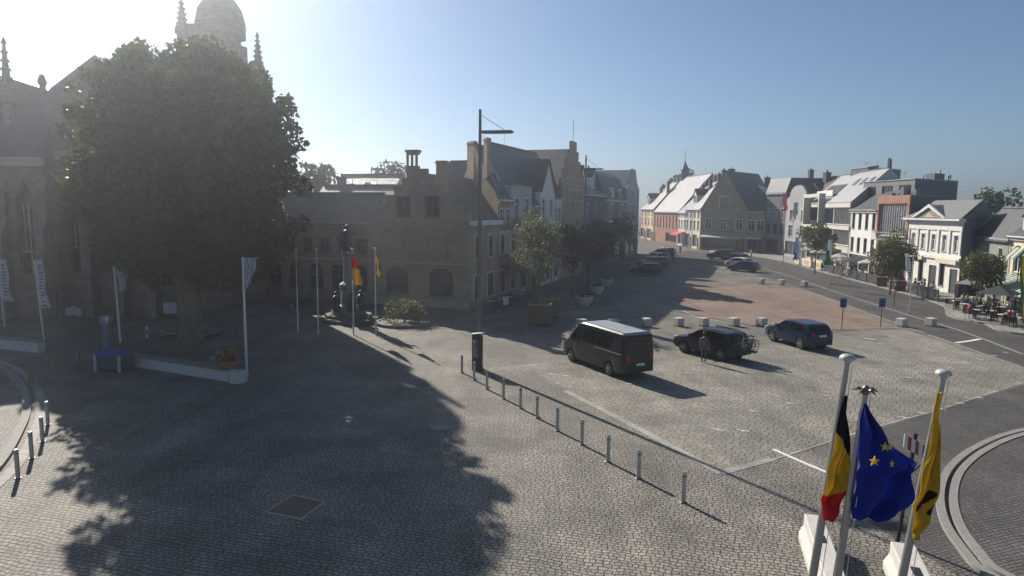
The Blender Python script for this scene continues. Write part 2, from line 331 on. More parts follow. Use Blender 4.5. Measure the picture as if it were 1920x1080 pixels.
# ------------------------------------------------------------------ buildings
def rect(u0, u1, z0, z1, rise=0, pointed=False):
    if not rise: return [(u0, z0), (u1, z0), (u1, z1), (u0, z1)]
    pts = [(u0, z0), (u1, z0), (u1, z1)]; c = (u0 + u1) / 2; r = (u1 - u0) / 2
    for k in range(1, 8):
        q = math.pi * k / 8
        x = math.cos(q); zz = math.sin(q) if not pointed else (1 - abs(x)) ** .62
        pts.append((c + r * x, z1 + rise * zz))
    return pts + [(u0, z1)]
class House:
    def __init__(s, name, label, A, B, cat='house', group=None):
        A = Vector((A.x, A.y, 0)); B = Vector((B.x, B.y, 0)); d = B - A
        s.A, s.B, s.w = A, B, d.length
        s.root = thing(name, label, cat, A, math.atan2(d.y, d.x), group); s.h = []
    def p(s, name, mb, mt, parent=None, **k): return put(name, mb, mt, parent or s.root, **k)
    def win(s, u0, u1, z0, z1, rise=0, bars='sash', frame=None, gl=None, sill=True, case=.07, pointed=False, casemat=None):
        s.h.append(rect(u0, u1, z0, z1, rise, pointed)); frame = frame or FRAME; b = min(.08, (u1-u0)*.09); uc = (u0+u1)/2
        mb = MB(); y0, y1 = .10, .16; top = z1
        mb.box(u0, u0+b, y0, y1, z0, top).box(u1-b, u1, y0, y1, z0, top).box(u0+b, u1-b, y0, y1, z0, z0+b)
        if rise: mb.box(u0+b, u1-b, y0+.005, y1-.005, top-b/2, top+b/2)
        else: mb.box(u0+b, u1-b, y0, y1, top-b, top)
        zt = z0 + (z1-z0)*.68
        if bars in ('sash', 'tee'): mb.box(u0+b, u1-b, y0+.003, y1-.003, zt-b/2, zt+b/2); mb.box(uc-b/2, uc+b/2, y0+.006, y1-.006, z0+b, zt-b/2)
        if bars == 'cross': mb.box(u0+b, u1-b, y0+.003, y1-.003, zt-b/2, zt+b/2); mb.box(uc-b/2, uc+b/2, y0+.006, y1-.006, z0+b, z1-b)
        if bars == 'multi':
            n = max(2, round((u1-u0)/.6))
            for k in range(1, n): x = u0+(u1-u0)*k/n; mb.box(x-b/3, x+b/3, y0+.006, y1-.006, z0+b, z1-b)
        if case and not rise:
            c = case; mb.box(u0-c, u0-.002, -.035, .02, z0, z1+c).box(u1+.002, u1+c, -.035, .02, z0, z1+c).box(u0-.002, u1+.002, -.035, .02, z1+.002, z1+c)
        f = s.p('window', mb, frame)
        gb = MB(); gb.face([(q[0], .18, q[1]) for q in rect(u0, u1, z0, z1, rise, pointed)]); put('pane', gb, gl or GLASS, f)
        if sill: put('sill', MB().box(u0-.1, u1+.1, -.09, .05, z0-.1, z0-.004), STONE, f)
        return f
    def row(s, z0, z1, n, ww, u0=None, u1=None, **k):
        u0 = 0 if u0 is None else u0; u1 = s.w if u1 is None else u1
        for i in range(n):
            c = u0 + (u1-u0)*(i+.5)/n; s.win(c-ww/2, c+ww/2, z0, z1, **k)
    def door(s, u0, u1, z1, mt=None, rise=0):
        s.h.append(rect(u0, u1, .0, z1, rise)); mb = MB().box(u0, u1, .1, .16, .02, z1)
        for a, b in ((.15, .45), (.5, .92)): mb.box(u0+.15*(u1-u0), u1-.15*(u1-u0), .085, .1, z1*a, z1*b)
        d = s.p('door', mb, mt or FRAMED); put('handle', MB().box(u1-.16, u1-.12, .04, .099, 1.0, 1.15), STEEL, d)
        if rise: put('pane', MB().face([(q[0], .17, q[1]) for q in rect(u0, u1, z1, z1+.01, rise)]), GLASS, d)
    def shop(s, z1=2.9, n=2, u0=None, u1=None, frame=None):
        u0 = .3 if u0 is None else u0; u1 = s.w-.3 if u1 is None else u1
        k = (u1-u0)/(n+.45)
        for i in range(n): s.win(u0+k*i+.06, u0+k*(i+1)-.06, .5, z1, bars='none', frame=frame or FRAMED, case=0, sill=False)
        s.door(u0+k*n+.1, u1-.05, min(z1, 2.5))
    def body(s, mt, out, D, sides='eaves', he=None, hr=None):
        """front sheet from outline `out` with the recorded openings, plus back and side sheets"""
        mb = MB().holes(out, s.h); W = s.w
        if sides == 'eaves':
            for x in (0, W): mb.face([(x, 0, 0), (x, D, 0), (x, D, he), (x, D/2, hr), (x, 0, he)])
            mb.face([(0, D, 0), (W, D, 0), (W, D, he), (0, D, he)])
        else:
            n = len(out); mb.face([(q[0], D, q[1]) for q in out])
            for i in range(n):
                a, b = out[i], out[(i+1) % n]
                if a[1] < .01 and b[1] < .01: continue
                mb.face([(a[0], 0, a[1]), (b[0], 0, b[1]), (b[0], D, b[1]), (a[0], D, a[1])])
        return s.p('wall', mb, mt)
    def eaves(s, wall, roof, he, hr, D, ov=.3, e=.0, cornice=TRIM, base=None):
        s.body(wall, [(0, 0), (s.w, 0), (s.w, he), (0, he)], D, 'eaves', he, hr)
        k = (hr-he)/(D/2); t = .14; mb = MB()
        mb.prism([(-ov, he-ov*k+.02), (D/2, hr+.02), (D/2, hr+.02+t), (-ov, he-ov*k+.02+t)], -e, s.w+e, 'x')
        mb.prism([(D/2, hr+.02), (D+ov, he-ov*k+.02), (D+ov, he-ov*k+.02+t), (D/2, hr+.02+t)], -e, s.w+e, 'x')
        r = s.p('roof', mb, roof)
        put('ridge_tiles', MB().prism([(D/2-.16, hr+.12), (D/2+.16, hr+.12), (D/2, hr+.3)], -e, s.w+e, 'x'), TILE, r)
        if cornice:
            s.p('cornice', MB().box(.01, s.w-.01, -.24, -.003, he-.42, he-.2).box(.01, s.w-.01, -.34, -.003, he-.198, he-.03-max(0, ov-.3)*k), cornice)
            put('gutter', MB().prism([(-ov-.12, he-ov*k+.0), (-ov+.02, he-ov*k-.04), (-ov+.02, he-ov*k+.1), (-ov-.12, he-ov*k+.1)], .0, s.w, 'x'), GREYM, r)
        s.p('downpipe', MB().tube([(.14, -.1, .05), (.14, -.1, he-.5), (.14, -ov-.03, he-.1)], .05, 6), LEAD)
        if random.random() < .6:
            u = s.w*random.uniform(.3, .8); z0 = hr+.2; am = MB().tube([(u, D/2, z0), (u, D/2, z0+1.5)], .025, 5).tube([(u-.5, D/2, z0+1.35), (u+.5, D/2, z0+1.35)], .015, 4)
            for q in (-.45, -.2, .1, .4): am.tube([(u+q, D/2-.3, z0+1.36), (u+q, D/2+.3, z0+1.36)], .012, 4)
            put('aerial', am, GREYM, r)
        s.roof = r; s.k = k; s.he = he; s.hr = hr; s.D = D; return r
    def gable(s, wall, roof, he, hr, D, out=None, ov=0, e=.15):
        W = s.w; out = out or [(0, 0), (W, 0), (W, he), (W/2, hr), (0, he)]
        mb = MB().holes(out, s.h)
        mb.face([(0, D, 0), (W, D, 0), (W, D, he), (W/2, D, hr), (0, D, he)])
        for x in (0, W): mb.face([(x, 0, 0), (x, D, 0), (x, D, he), (x, 0, he)])
        n = len(out)      # parapet thickness behind the gable outline
        for i in range(n):
            a, b = out[i], out[(i+1) % n]
            if max(a[1], b[1]) > he + .01: mb.face([(a[0], 0, a[1]), (b[0], 0, b[1]), (b[0], .4, b[1]), (a[0], .4, a[1])])
        mb.add([(q[0], .4, q[1]) for q in out], [tuple(t) for t in tessellate_polygon([[Vector((q[0], q[1], 0)) for q in out]])])
        s.p('wall', mb, wall)
        k = (hr-he)/(W/2); t = .13; rb = MB(); y0 = -e if out is None or len(out) == 5 else .38
        hr2 = hr - (0 if len(out) == 5 else .25); he2 = he - (0 if len(out) == 5 else .1)
        rb.prism([(-ov, he2-ov*k), (W/2, hr2), (W/2, hr2+t), (-ov, he2-ov*k+t)], y0, D+e, 'y')
        rb.prism([(W/2, hr2), (W+ov, he2-ov*k), (W+ov, he2-ov*k+t), (W/2, hr2+t)], y0, D+e, 'y')
        s.roof = s.p('roof', rb, roof); return s.roof
    def flat(s, wall, h, D, roof=None, coping=STONE):
        W = s.w
        s.body(wall, [(0, 0), (W, 0), (W, h), (0, h)], D, 'flat')
        s.roof = s.p('roof', MB().box(.05, W-.05, .05, D-.05, h-.3, h-.2), roof or DARK)
        if coping: put('coping', MB().box(-.05, W+.05, -.12, .25, h+.002, h+.12).box(-.05, W+.05, D-.25, D+.1, h+.002, h+.12).box(-.05, .25, .252, D-.252, h+.002, h+.12).box(W-.25, W+.05, .252, D-.252, h+.002, h+.12), coping, s.roof)
    def chimney(s, u, y, z0, z1, wd=.9, dp=.7, mt=None, pots=2):
        c = put('chimney', MB().box(u-wd/2, u+wd/2, y-dp/2, y+dp/2, z0, z1).box(u-wd/2-.07, u+wd/2+.07, y-dp/2-.07, y+dp/2+.07, z1-.25, z1-.1), mt or DB, s.roof)
        pm = MB()
        for i in range(pots): pm.lathe([(.11, z1), (.09, z1+.4)], 8, (u + (i-(pots-1)/2)*.35, y, 0))
        if pots: put('chimney_pot', pm, TILE, s.roof)
    def skylight(s, u, f, ww=.8, hh=1.1):   # f = share of the way from eaves to ridge on the front slope
        y = f*s.D/2; z = s.he + s.k*y; n = math.hypot(1, s.k); cy, cz = 1/n, s.k/n
        def q(a, b, o): return (u+a, y+b*cy-o*cz, z+.16+b*cz+o*cy)
        mb = MB()
        for a0, a1, b0, b1 in ((-ww/2, ww/2, 0, .1), (-ww/2, ww/2, hh-.1, hh), (-ww/2, -ww/2+.09, .1, hh-.1), (ww/2-.09, ww/2, .1, hh-.1)):
            mb.add([q(a0,b0,.0),q(a1,b0,.0),q(a1,b1,.0),q(a0,b1,.0),q(a0,b0,.1),q(a1,b0,.1),q(a1,b1,.1),q(a0,b1,.1)], [(4,5,6,7),(0,1,5,4),(1,2,6,5),(2,3,7,6),(3,0,4,7)])
        r = put('skylight', mb, GREYM, s.roof); put('pane', MB().face([q(-ww/2+.09,.1,.06), q(ww/2-.09,.1,.06), q(ww/2-.09,hh-.1,.06), q(-ww/2+.09,hh-.1,.06)]), glass('skylight_glass', (.3, .33, .36), .12), r)
    def dormer(s, u, y, z, ww=1.2, hh=1.4, ln=1.6, rise=.6, mt=None, roof=None):   # small pitched dormer standing on the front roof slope
        mb = MB(); a, b = u-ww/2, u+ww/2
        out = [(a, z), (b, z), (b, z+hh), (u, z+hh+rise), (a, z+hh)]; wn = rect(a+.22, b-.22, z+.3, z+hh-.12)
        mb.holes(out, [wn], y, .1)
        for x in (a, b): mb.face([(x, y, z), (x, y+ln, z), (x, y+ln, z+hh), (x, y, z+hh)])
        d = put('dormer', mb, mt or TRIM, s.root)
        put('pane', MB().face([(q[0], y+.09, q[1]) for q in wn]), GLASS, d)
        put('dormer_roof', MB().prism([(a-.12, z+hh-.06), (u, z+hh+rise+.03), (u, z+hh+rise+.15), (a-.12, z+hh+.07)], y-.15, y+ln+.8, 'y').prism([(u, z+hh+rise+.03), (b+.12, z+hh-.06), (b+.12, z+hh+.07), (u, z+hh+rise+.15)], y-.15, y+ln+.8, 'y'), roof or SLATE, d)
    def awning(s, u0, u1, z, out=1.6, drop=.7, mt=None, stripe=None):
        n = max(4, int((u1-u0)/.35)); mb = MB()
        for i in range(n):
            a, b = u0+(u1-u0)*i/n, u0+(u1-u0)*(i+1)/n; k = (i % 2) if stripe else 0
            mb.add([(a, -.01, z), (b, -.01, z), (b, -out, z-drop), (a, -out, z-drop), (a, -out, z-drop-.22), (b, -out, z-drop-.22), (a, -.01, z-.04), (b, -.01, z-.04), (b, -out+.04, z-drop-.04), (a, -out+.04, z-drop-.04)], [(0,1,2,3),(3,2,5,4),(6,7,8,9)], k)
        s.p('awning', mb, [mt or paint('red_canvas', (.5, .05, .04), .8)] + ([stripe] if stripe else []))
    def sign(s, u0, u1, z0, z1, mt, marks=None):
        sg = s.p('sign_board', MB().box(u0, u1, -.1, -.003, z0, z1), mt)
        if marks:
            mb = MB(); x = u0+.2
            while x < u1-.3:
                wd = random.uniform(.12, .3); mb.box(x, x+wd, -.106, -.101, z0+(z1-z0)*.3, z0+(z1-z0)*.7); x += wd+.1
            put('lettering', mb, marks, sg)

def shear(h, sh):          # plots whose flank walls run back at an angle to the street
    def go(o):
        if o.type == 'MESH':
            for v in o.data.vertices:
                if v.co.y > .5: v.co.x += sh * (v.co.y - .5)
        for k in o.children: go(k)
    for k in h.root.children: go(k)

# ---------- left row
L0, L1 = G(880, 581), G(1195, 475)
LD = (L1-L0).normalized(); LN = Vector((-LD.y, LD.x, 0))       # LN points away from the square
XL = lambda px: ON(px, L0, L1, 540)
# stepped gable corner house, its gable turned to the camera
Wg = 9.6; A0 = L0 + LN * Wg
h = House('stepped_gable_house', 'yellow brick house with stepped gable and small pierced turret, facing the flagpoles', A0, L0, 'town house')
zg = ZAT(L0 + LN * Wg * .5, 314); he = 7.6
for c in (2.6, 6.9):
    h.win(c-1.15, c+1.15, 1.0, 2.7, .75, 'cross', GREYM, GLASS2, casemat=None)
for c in (3.3, 6.1): h.win(c-.6, c+.6, he+.2, he+1.9, 0, 'cross', FRAMED, case=.1)
for c in (1.7, 3.4, 6.2, 8.0): h.h.append(rect(c-.62, c+.62, 4.3, 6.0, .9, True))
n = 6; out = [(0, 0), (Wg, 0), (Wg, he)]
xs = [Wg/2 + (Wg/2)*(1-i/n) for i in range(n+1)]; zs = [he + (zg-he)*i/n for i in range(n+1)]
up = []
for i in range(n): up += [(xs[i], zs[i+1]-.1)] + ([(xs[i+1], zs[i+1]-.1)] if i < n-1 else [])
out += [(x, z) for x, z in up] + [(Wg-x, z) for x, z in reversed(up)] + [(0, he)]
h.gable(YB, SLATE, he, zg-.3, 13, out)
for c in (1.7, 3.4, 6.2, 8.0): h.p('blind_arch', MB().face([(q[0], .18, q[1]) for q in rect(c-.62, c+.62, 4.3, 6.0, .9, True)]), YB)
tb = MB(); u = 4.2; zt = ZAT(L0 + LN*5.4, 281)
tb.box(u-.5, u+.5, -.12, .5, zg-1.6, zt-1.35)
for a in (-.5, -.07, .36): tb.box(u+a, u+a+.14, -.12, .1, zt-1.35, zt-.4)
tb.box(u-.5, u+.5, -.12, .5, zt-.4, zt-.2); tb.box(u-.6, u+.6, -.2, .58, zt-.198, zt)
h.p('turret', tb, YB)
h.p('string_course', MB().box(0, Wg, -.1, -.003, 3.75, 3.95).box(.4, Wg-.4, -.08, -.003, he-.15, he), SANDST)
h.p('plinth', MB().box(0, Wg, -.08, -.003, 0, .7), SANDST)
h.chimney(6.3, 1.6, zg-2.5, ZAT(L0 + LN*3.3, 299), .9, .7, YB, 0)
E0 = XL(933)
ws = (E0-L0).length
h.p('eaves_cornice', MB().box(Wg+.003, Wg+.5, .0, min(ws, 13), he-.45, he-.05), TRIM)
for k in range(4):
    y = 1.6 + k*3.0
    for hw_, z0, z1 in ((.55, 4.2, 6.3), (.7, .6, 2.9)):
        f = h.p('window', MB().box(Wg+.003, Wg+.06, y-hw_, y+hw_, z0, z1), FRAME); put('pane', MB().box(Wg+.061, Wg+.075, y-hw_+.1, y-.03, z0+.1, z1-.1).box(Wg+.061, Wg+.075, y+.03, y+hw_-.1, z0+.1, z1-.1), GLASS, f)
# wing left of it
A1 = A0 + LN * 11.8
h = House('gothic_wing', 'low yellow brick wing with slate roof and stepped cornice, left of the stepped gable', A1, A0, 'town house')
hw = ZAT(A1, 413)
h.row(1.0, 2.9, 5, 1.5, rise=.5, bars='cross', frame=GREYM, gl=GLASS2); h.row(4.4, hw-1.5, 6, 1.1, bars='cross', frame=FRAMED)
h.eaves(YB, SLATE, hw, ZAT(A1 + LN*-4.5 + LD*2.5, 366), 5, cornice=SANDST)
h.p('string_course', MB().box(0, h.w, -.1, -.003, 3.75, 3.95), SANDST)
# roofs behind
b0 = G(615, 560) + LD*16
h = House('rear_house', 'house with long dark slate roof rising behind the yellow brick wing', ATY(575, 400, 78).xy.to_3d(), ATY(752, 400, 75).xy.to_3d())
h.row(4, 6, 4, 1.2); h.eaves(GB, SLATE, ZAT(h.A, 395), ZAT(h.A, 348), 8); h.chimney(h.w*.2, 4, h.hr-.5, h.hr+1.2, .9, .7, DB, 1)
h = House('far_roof_house', 'house behind the wing with pale sunlit roof and two small roof windows', ATY(608, 400, 104).xy.to_3d(), ATY(728, 400, 100).xy.to_3d())
h.row(4, 6, 4, 1.2); h.eaves(GB, SLATEG, ZAT(h.A, 372), ZAT(h.A, 327), 9); h.skylight(3, .4); h.skylight(6, .45); h.chimney(h.w-.6, 4.5, h.hr-1, h.hr+.3, .9, .6)

# long terrace going away from the camera
h = House('tall_roof_house', 'yellow brick house with the tall slate roof and two stout gable chimneys', XL(933), XL(957)); D = 7.6
h.row(4.3, 6.4, 2, 1.3); h.row(7.2, 8.6, 2, 1.2, frame=FRAME); h.shop(3.1, 1)
he = ZAT(h.A, 373); hr = ZAT(h.A + LN*D/2 + LD*D/2, 275); h.eaves(YB, SLATE, he, hr, D)
for yy, zz, dd in ((1.9, 259, .6), (4.7, 266, 1.3)): h.chimney(.45, yy, he+2, ZAT(h.A + LN*yy + LD*yy, zz), .9, dd, YB, 0)
h.skylight(h.w*.5, .45); h.skylight(h.w*.7, .3)
h.awning(.5, h.w-.4, 3.5, 2.6, .8, paint('red_brown_canvas', (.20, .075, .05), .85)); shear(h, 1.0)
h = House('white_bay_house', 'pale grey house with tall flat parapet and paired windows on the left terrace', XL(957), XL(995))
ht = ZAT(h.A, 347); h.row(7.6, 9.7, 2, 1.5, bars='cross'); h.row(4.2, 6.6, 2, 1.6, bars='cross'); h.shop(3.0, 2)
h.flat(GR, ht, 5.5, SLATE); h.awning(.4, h.w-.4, 3.4, 2.2, .7, paint('grey_canvas', (.28, .29, .32), .85))
hb = House('terraced_house', 'house with one long slate roof set back behind the pale grey parapet', XL(957)+(LN+LD)*1.0, XL(1046)+(LN+LD)*.5)
hb.eaves(YB, SLATE, ht-.5, ZAT(hb.A+(LN+LD)*3.8, 269), 7.6, cornice=None); shear(hb, 1.0)
h = House('terraced_house', 'narrow brown brick house between the pale grey parapet and the white pointed gable', XL(995), XL(1010))
h.row(6.2, 8.0, 1, 1.6); h.row(3.8, 5.4, 1, 1.6); h.shop(2.9, 1); h.eaves(DB, SLATE, ZAT(h.A, 385), ZAT(h.A, 330), 5.5)
h = House('pointed_gable_house', 'white house with a steep pointed gable, seen edge on behind the birch', XL(1010), XL(1037))
he = ZAT(h.A, 360)
h.row(he-2.6, he-.7, 2, 1.2); h.row(3.9, 6.1, 3, 1.2); h.shop(3.0, 2)
h.gable(WR, SLATE, he, ZAT(h.A + (h.B-h.A)*.5, 300), 12, e=.25); h.awning(.4, h.w-.4, 3.4, 1.6, .6, paint('grey_canvas', (.28, .29, .32), .85))
h = House('terraced_house', 'white rendered house with white cornice right beside the far stepped gable', XL(1037), XL(1050))
h.row(4, 6.2, 2, 1.2); h.row(7, 8.8, 2, 1.2); h.shop(3.0, 1); h.eaves(WR, SLATE, ZAT(h.A, 371), ZAT(h.A, 340), 5.5)
# tall stepped gable
h = House('stepped_gable_house', 'tall yellow stepped gable house with antenna on its top, midway along the left terrace', XL(1050), XL(1091), 'town house')
W = h.w; he = ZAT(h.A, 352); zt = ZAT(h.A + (h.B-h.A)*.4, 264)
for zz, k in ((.5, 4), (4.0, 4), (7.2, 4), (10.0, 3)): h.row(zz+.2, zz+2.5, k, 1.0, u0=.8 if k < 4 else 0, u1=W-.8 if k < 4 else W, bars='cross', case=.05)
n = 5; out = [(0, 0), (W, 0), (W, he)]; up = []
for i in range(n):
    x = W/2 + (W/2)*(1-i/n); z = he + (zt-he)*(i+1)/n; up.append((x, z)); up.append((W/2 + (W/2)*(1-(i+1)/n) + (.45 if i == n-1 else 0), z))
out += up + [(W-x, z) for x, z in reversed(up)] + [(0, he)]
h.gable(YB, SLATE, he, zt-.8, 12, out); 
for z0, z1 in ((he-.2, he+.05), (6.75, 6.9), (3.4, 3.55)): h.p('string_course', MB().box(0, W, -.12, -.003, z0, z1), SANDST)
mb = MB().tube([(W/2, .2, zt), (W/2, .2, zt+2.6)], .03, 5)
for k in range(4): mb.tube([(W/2-.5, .2, zt+1.2+k*.4), (W/2+.5, .2, zt+1.2+k*.4)], .015, 4)
put('antenna', mb, GREYM, h.roof)
h = House('terraced_house', 'dark rendered house with gabled white dormers beyond the tall yellow stepped gable', XL(1091), XL(1131))
h.row(4.0, 6.2, 3, 1.2, frame=FRAMED); h.row(7.4, 9.4, 3, 1.1); h.shop(3.0, 3); he = ZAT(h.A, 360); h.eaves(DG, SLATE, he, ZAT(h.A+LN*5, 319), 10); h.chimney(h.w*.95, 5, h.hr-.6, h.hr+.8)
for u in (3.0, h.w-4): h.dormer(u, 1.0, he+.7, 2.0, 1.8, 2, 1.2)
h = House('mansard_house', 'house with dark mansard roof, two round dormers and two tall cream window bays', XL(1131), XL(1170)); W = h.w; D = 10
he = ZAT(h.A, 373); hr = ZAT(h.A + LN*3, 319)
h.row(3.9, 6.6, 2, 1.9, case=.3, bars='cross'); h.row(7.3, he-.9, 2, 1.9, case=.3, bars='cross'); h.shop(3.1, 2)
h.body(MG, [(0, 0), (W, 0), (W, he), (0, he)], D, 'flat')
h.roof = h.p('roof', MB().prism([(-.25, he), (1.4, hr-.6), (2.2, hr), (D-1.4, hr), (D+.2, he)], 0, W, 'x'), SLATE)
h.p('cornice', MB().box(.0, W, -.4, -.003, he-.4, he-.05), CR)
for u in (W*.28, W*.66):
    d = h.p('dormer', MB().prism(rect(u-.75, u+.75, he+.1, he+1.2, .8), -.1, 1.2, 'y'), TRIM); put('pane', MB().prism(rect(u-.4, u+.4, he+.4, he+1.2, .45), -.13, -.101, 'y'), GLASS, d)
h.chimney(W*.5, 5, hr-.3, hr+.9)
h = House('end_gable_house', 'pale grey three storey gable house ending the left terrace', XL(1170), L1); W = h.w
for zz in (4.0, 7.4, 10.6): h.row(zz, zz+2.2, 3, 1.4, bars='cross', case=.15)
h.shop(3.1, 2); he = ZAT(h.A, 352); h.gable(GR, SLATE, he, ZAT(h.B, 321), 11, [(0, 0), (W, 0), (W, he), (W*.8, he+1.2), (W*.62, ZAT(h.B, 321)), (W*.38, ZAT(h.B, 321)), (W*.2, he+1.2), (0, he)])

# ---------- far street, sunlit fronts
E0, E1 = G(1312, 468), Vector((39.5, 212, 0)); XE = lambda px: ON(px, E1, E0, 460)
far = [(1200, 1212, PK, SLATEG, 9.0, 15, 2, 'pink house at the far end of the sunlit street'), (1212, 1224, YR, SLATEG, 9.0, 16.5, 2, 'yellow house in the far sunlit street, left of the brick chapel'),
       (1270, 1284, WR, SLATEG, 8.2, 14.5, 3, 'white gabled house with the red awning, right of the chapel'), (1284, 1297, GR, SLATEG, 9.0, 15.5, 2, 'grey house beside the big yellow gable in the far corner'), (1297, 1311, CR, SLATEG, 9.0, 16.5, 2, 'cream corner house touching the big yellow gable')]
for i, (a, b, wm, rm, he, hr, n, lb) in enumerate(far):
    h = House('street_house', lb, XE(a), XE(b)); ww = min(1.3, h.w/n*.5)
    h.row(4.2, 6.4, n, ww, case=.06); h.row(7.0, min(he-.5, 8.4), n, ww, case=.06); h.shop(3.2, 1); h.eaves(wm, rm, he, hr, 13); h.chimney(.6, 6.5, hr-.6, hr+1.4, 1.0, .9, DB, 2); h.chimney(h.w-.7, 4, he+2.4, hr+.3, .8, .7, DB, 1)
    if i == 2: h.awning(.3, h.w-.3, 3.6, 2.2, .8, paint('red_canvas', (.6, .05, .04), .8))
    if i in (0, 3): h.dormer(h.w*.5, 1.2, he+1.0, 2.4, 2.2, 2.5, 1.4, WR)
h = House('brick_chapel', 'red brick chapel with big bright roof and slim spire in the sunlit street', XE(1224), XE(1270), 'chapel'); W = h.w
he = ZAT(h.B, 397); hr = ZAT(h.A+Vector((8, 0, 0)), 334)
h.row(3.9, he-1.3, 8, .9, rise=.5, frame=FRAMED, sill=False); h.win(W*.55, W*.95, .6, 2.8, bars='multi', frame=FRAMED); h.door(1.0, 2.8, 2.8)
h.eaves(RB, SLATEG, he, hr, 16, cornice=SANDST)
u = 1.3; y = 8; zs = ZAT(h.A + Vector((8, 0, 0)), 331)
sp = h.p('spire', MB().box(u-.9, u+.9, y-.9, y+.9, hr-1.2, zs-.3).box(u-.75, u-.55, y-.75, y+.75, zs-.3, zs+1.6).box(u+.55, u+.75, y-.75, y+.75, zs-.3, zs+1.6).box(u-.95, u+.95, y-.95, y+.95, zs+1.6, zs+1.9), plain('lead_dark', (.05, .04, .055), .6, .2))
zz = ZAT(h.A + Vector((8, 0, 0)), 303)
put('spire_cap', MB().lathe([(1.25, zs+1.9), (.55, zs+3.2), (.12, zz), (.02, zz+.4)], 8, (u, y, 0)), plain('lead_dark', (.03, .03, .035), .6), sp)
put('cross', MB().tube([(u, y, zz), (u, y, zz+3.2)], .06, 5).tube([(u-.5, y, zz+2.3), (u+.5, y, zz+2.3)], .05, 5), DARK, sp)

# big yellow gable facing the camera
F0, F1 = G(1312, 468.5), G(1431, 475)
fm = ON(1398, F0, F1)
h = House('yellow_gable_house', 'large yellow brick house with broad pointed gable closing the far end of the square', F0, fm, 'town house'); W = h.w
he = ZAT(F0, 391); hr = ZAT((F0+fm)/2, 321)
h.row(4.6, 6.9, 3, 1.5, bars='cross', case=.08); h.win(W/2-1.1, W/2+1.1, he-.1, he+2.6, bars='multi', case=.1); h.shop(3.0, 4)
h.gable(GB, SLATE, he, hr, 16); h.p('string_course', MB().box(0, W, -.1, -.003, 3.7, 3.95), SANDST); h.p('corbel_band', MB().box(.8, 3, -.12, -.003, he-.3, he), SANDST); h.p('corbel_band', MB().box(W-3.4, W-1.4, -.12, -.003, he-.3, he), SANDST)
h.awning(.5, W-.4, 3.5, 1.6, .5, paint('pale_canvas', (.45, .45, .44), .85)); h.chimney(W*.3, 7, hr-3, ZAT(h.A + Vector((0, 7, 0)), 318), 1.1, 1.1, DB, 1)
h = House('yellow_side_house', 'yellow brick house with plain slate roof joined to the right of the broad gable', fm, F1, 'town house')
h.row(4.6, 6.7, 2, 1.5, bars='cross', case=.08); h.shop(2.9, 1)
h.eaves(GB, SLATE, ZAT(F1, 397), ZAT(F1, 345), 9); h.chimney(h.w*.5, 4.5, h.hr-.5, h.hr+1.6, .9, .9, DB, 1); h.awning(.2, h.w-.2, 3.5, 1.4, .4, paint('pale_canvas', (.45, .45, .44), .85))

# ---------- right row
R0, R1, R2 = G(1511, 486), Vector((48.5, 92, 0)), Vector((46.2, 61, 0))
def XR(px):
    q = ON(px, R0, R1, 500)
    return q if q.y > 92 else ON(px, R1, R2, 530)
def far_pts(px0, y0, px1, y1): return G(px0, y0), G(px1, y1)
a, b = F1 + Vector((.1, -.1, 0)), G(1469, 480)
h = House('slate_blue_house', 'tall slate blue house with hipped upper storey in the shaded corner', a, b, 'town house'); W = h.w
h.row(4, 6.2, 3, 1.3, frame=FRAMED); h.row(7.3, 9.2, 3, 1.1); h.shop(3.1, 2); he = ZAT(a, 362); hr = ZAT(a, 336); D = 13
h.body(DG, [(0, 0), (W, 0), (W, he), (0, he)], D, 'flat')
h.roof = h.p('roof', MB().prism([(-.25, he), (.7, hr), (D-.7, hr), (D+.25, he)], 0, W, 'x'), SLATE); h.p('cornice', MB().box(0, W, -.3, -.003, he-.35, he-.03), LEAD)
h.chimney(W*.6, D/2, hr-.5, hr+1.8, .8, .8, DB, 1)
h = House('round_gable_house', 'grey house with a rounded gable and brown roof, with a red flag at its corner', b, XR(1510), 'town house'); W = h.w; he = ZAT(h.B, 373)
h.row(3.9, 6.1, 2, 1.5, bars='cross', case=.12); h.row(7.0, 8.9, 2, 1.1, case=.12); h.shop(3.0, 2)
arc = [(W/2 + W*.36*math.cos(math.pi*k/10), he+.6 + 2.0*math.sin(math.pi*k/10)) for k in range(11)]
h.gable(GR, TILE, he, he+3.0, 3, [(0, 0), (W, 0), (W, he), (W*.86, he+.6)] + arc[1:-1] + [(W*.14, he+.6), (0, he)])
hb = House('brown_roof_house', 'house with plain brown tiled roof and one dark chimney, set behind the rounded gable', h.A + Vector((3.2, 0, 0)), h.B + Vector((3.2, -3, 0)))
hb.eaves(GR, TILE, ZAT(hb.B, 375), ZAT(hb.B + Vector((5, 0, 0)), 328), 10, cornice=None); hb.chimney(.8, 4, hb.hr-1.4, hb.hr+1.0, 1.2, 1)
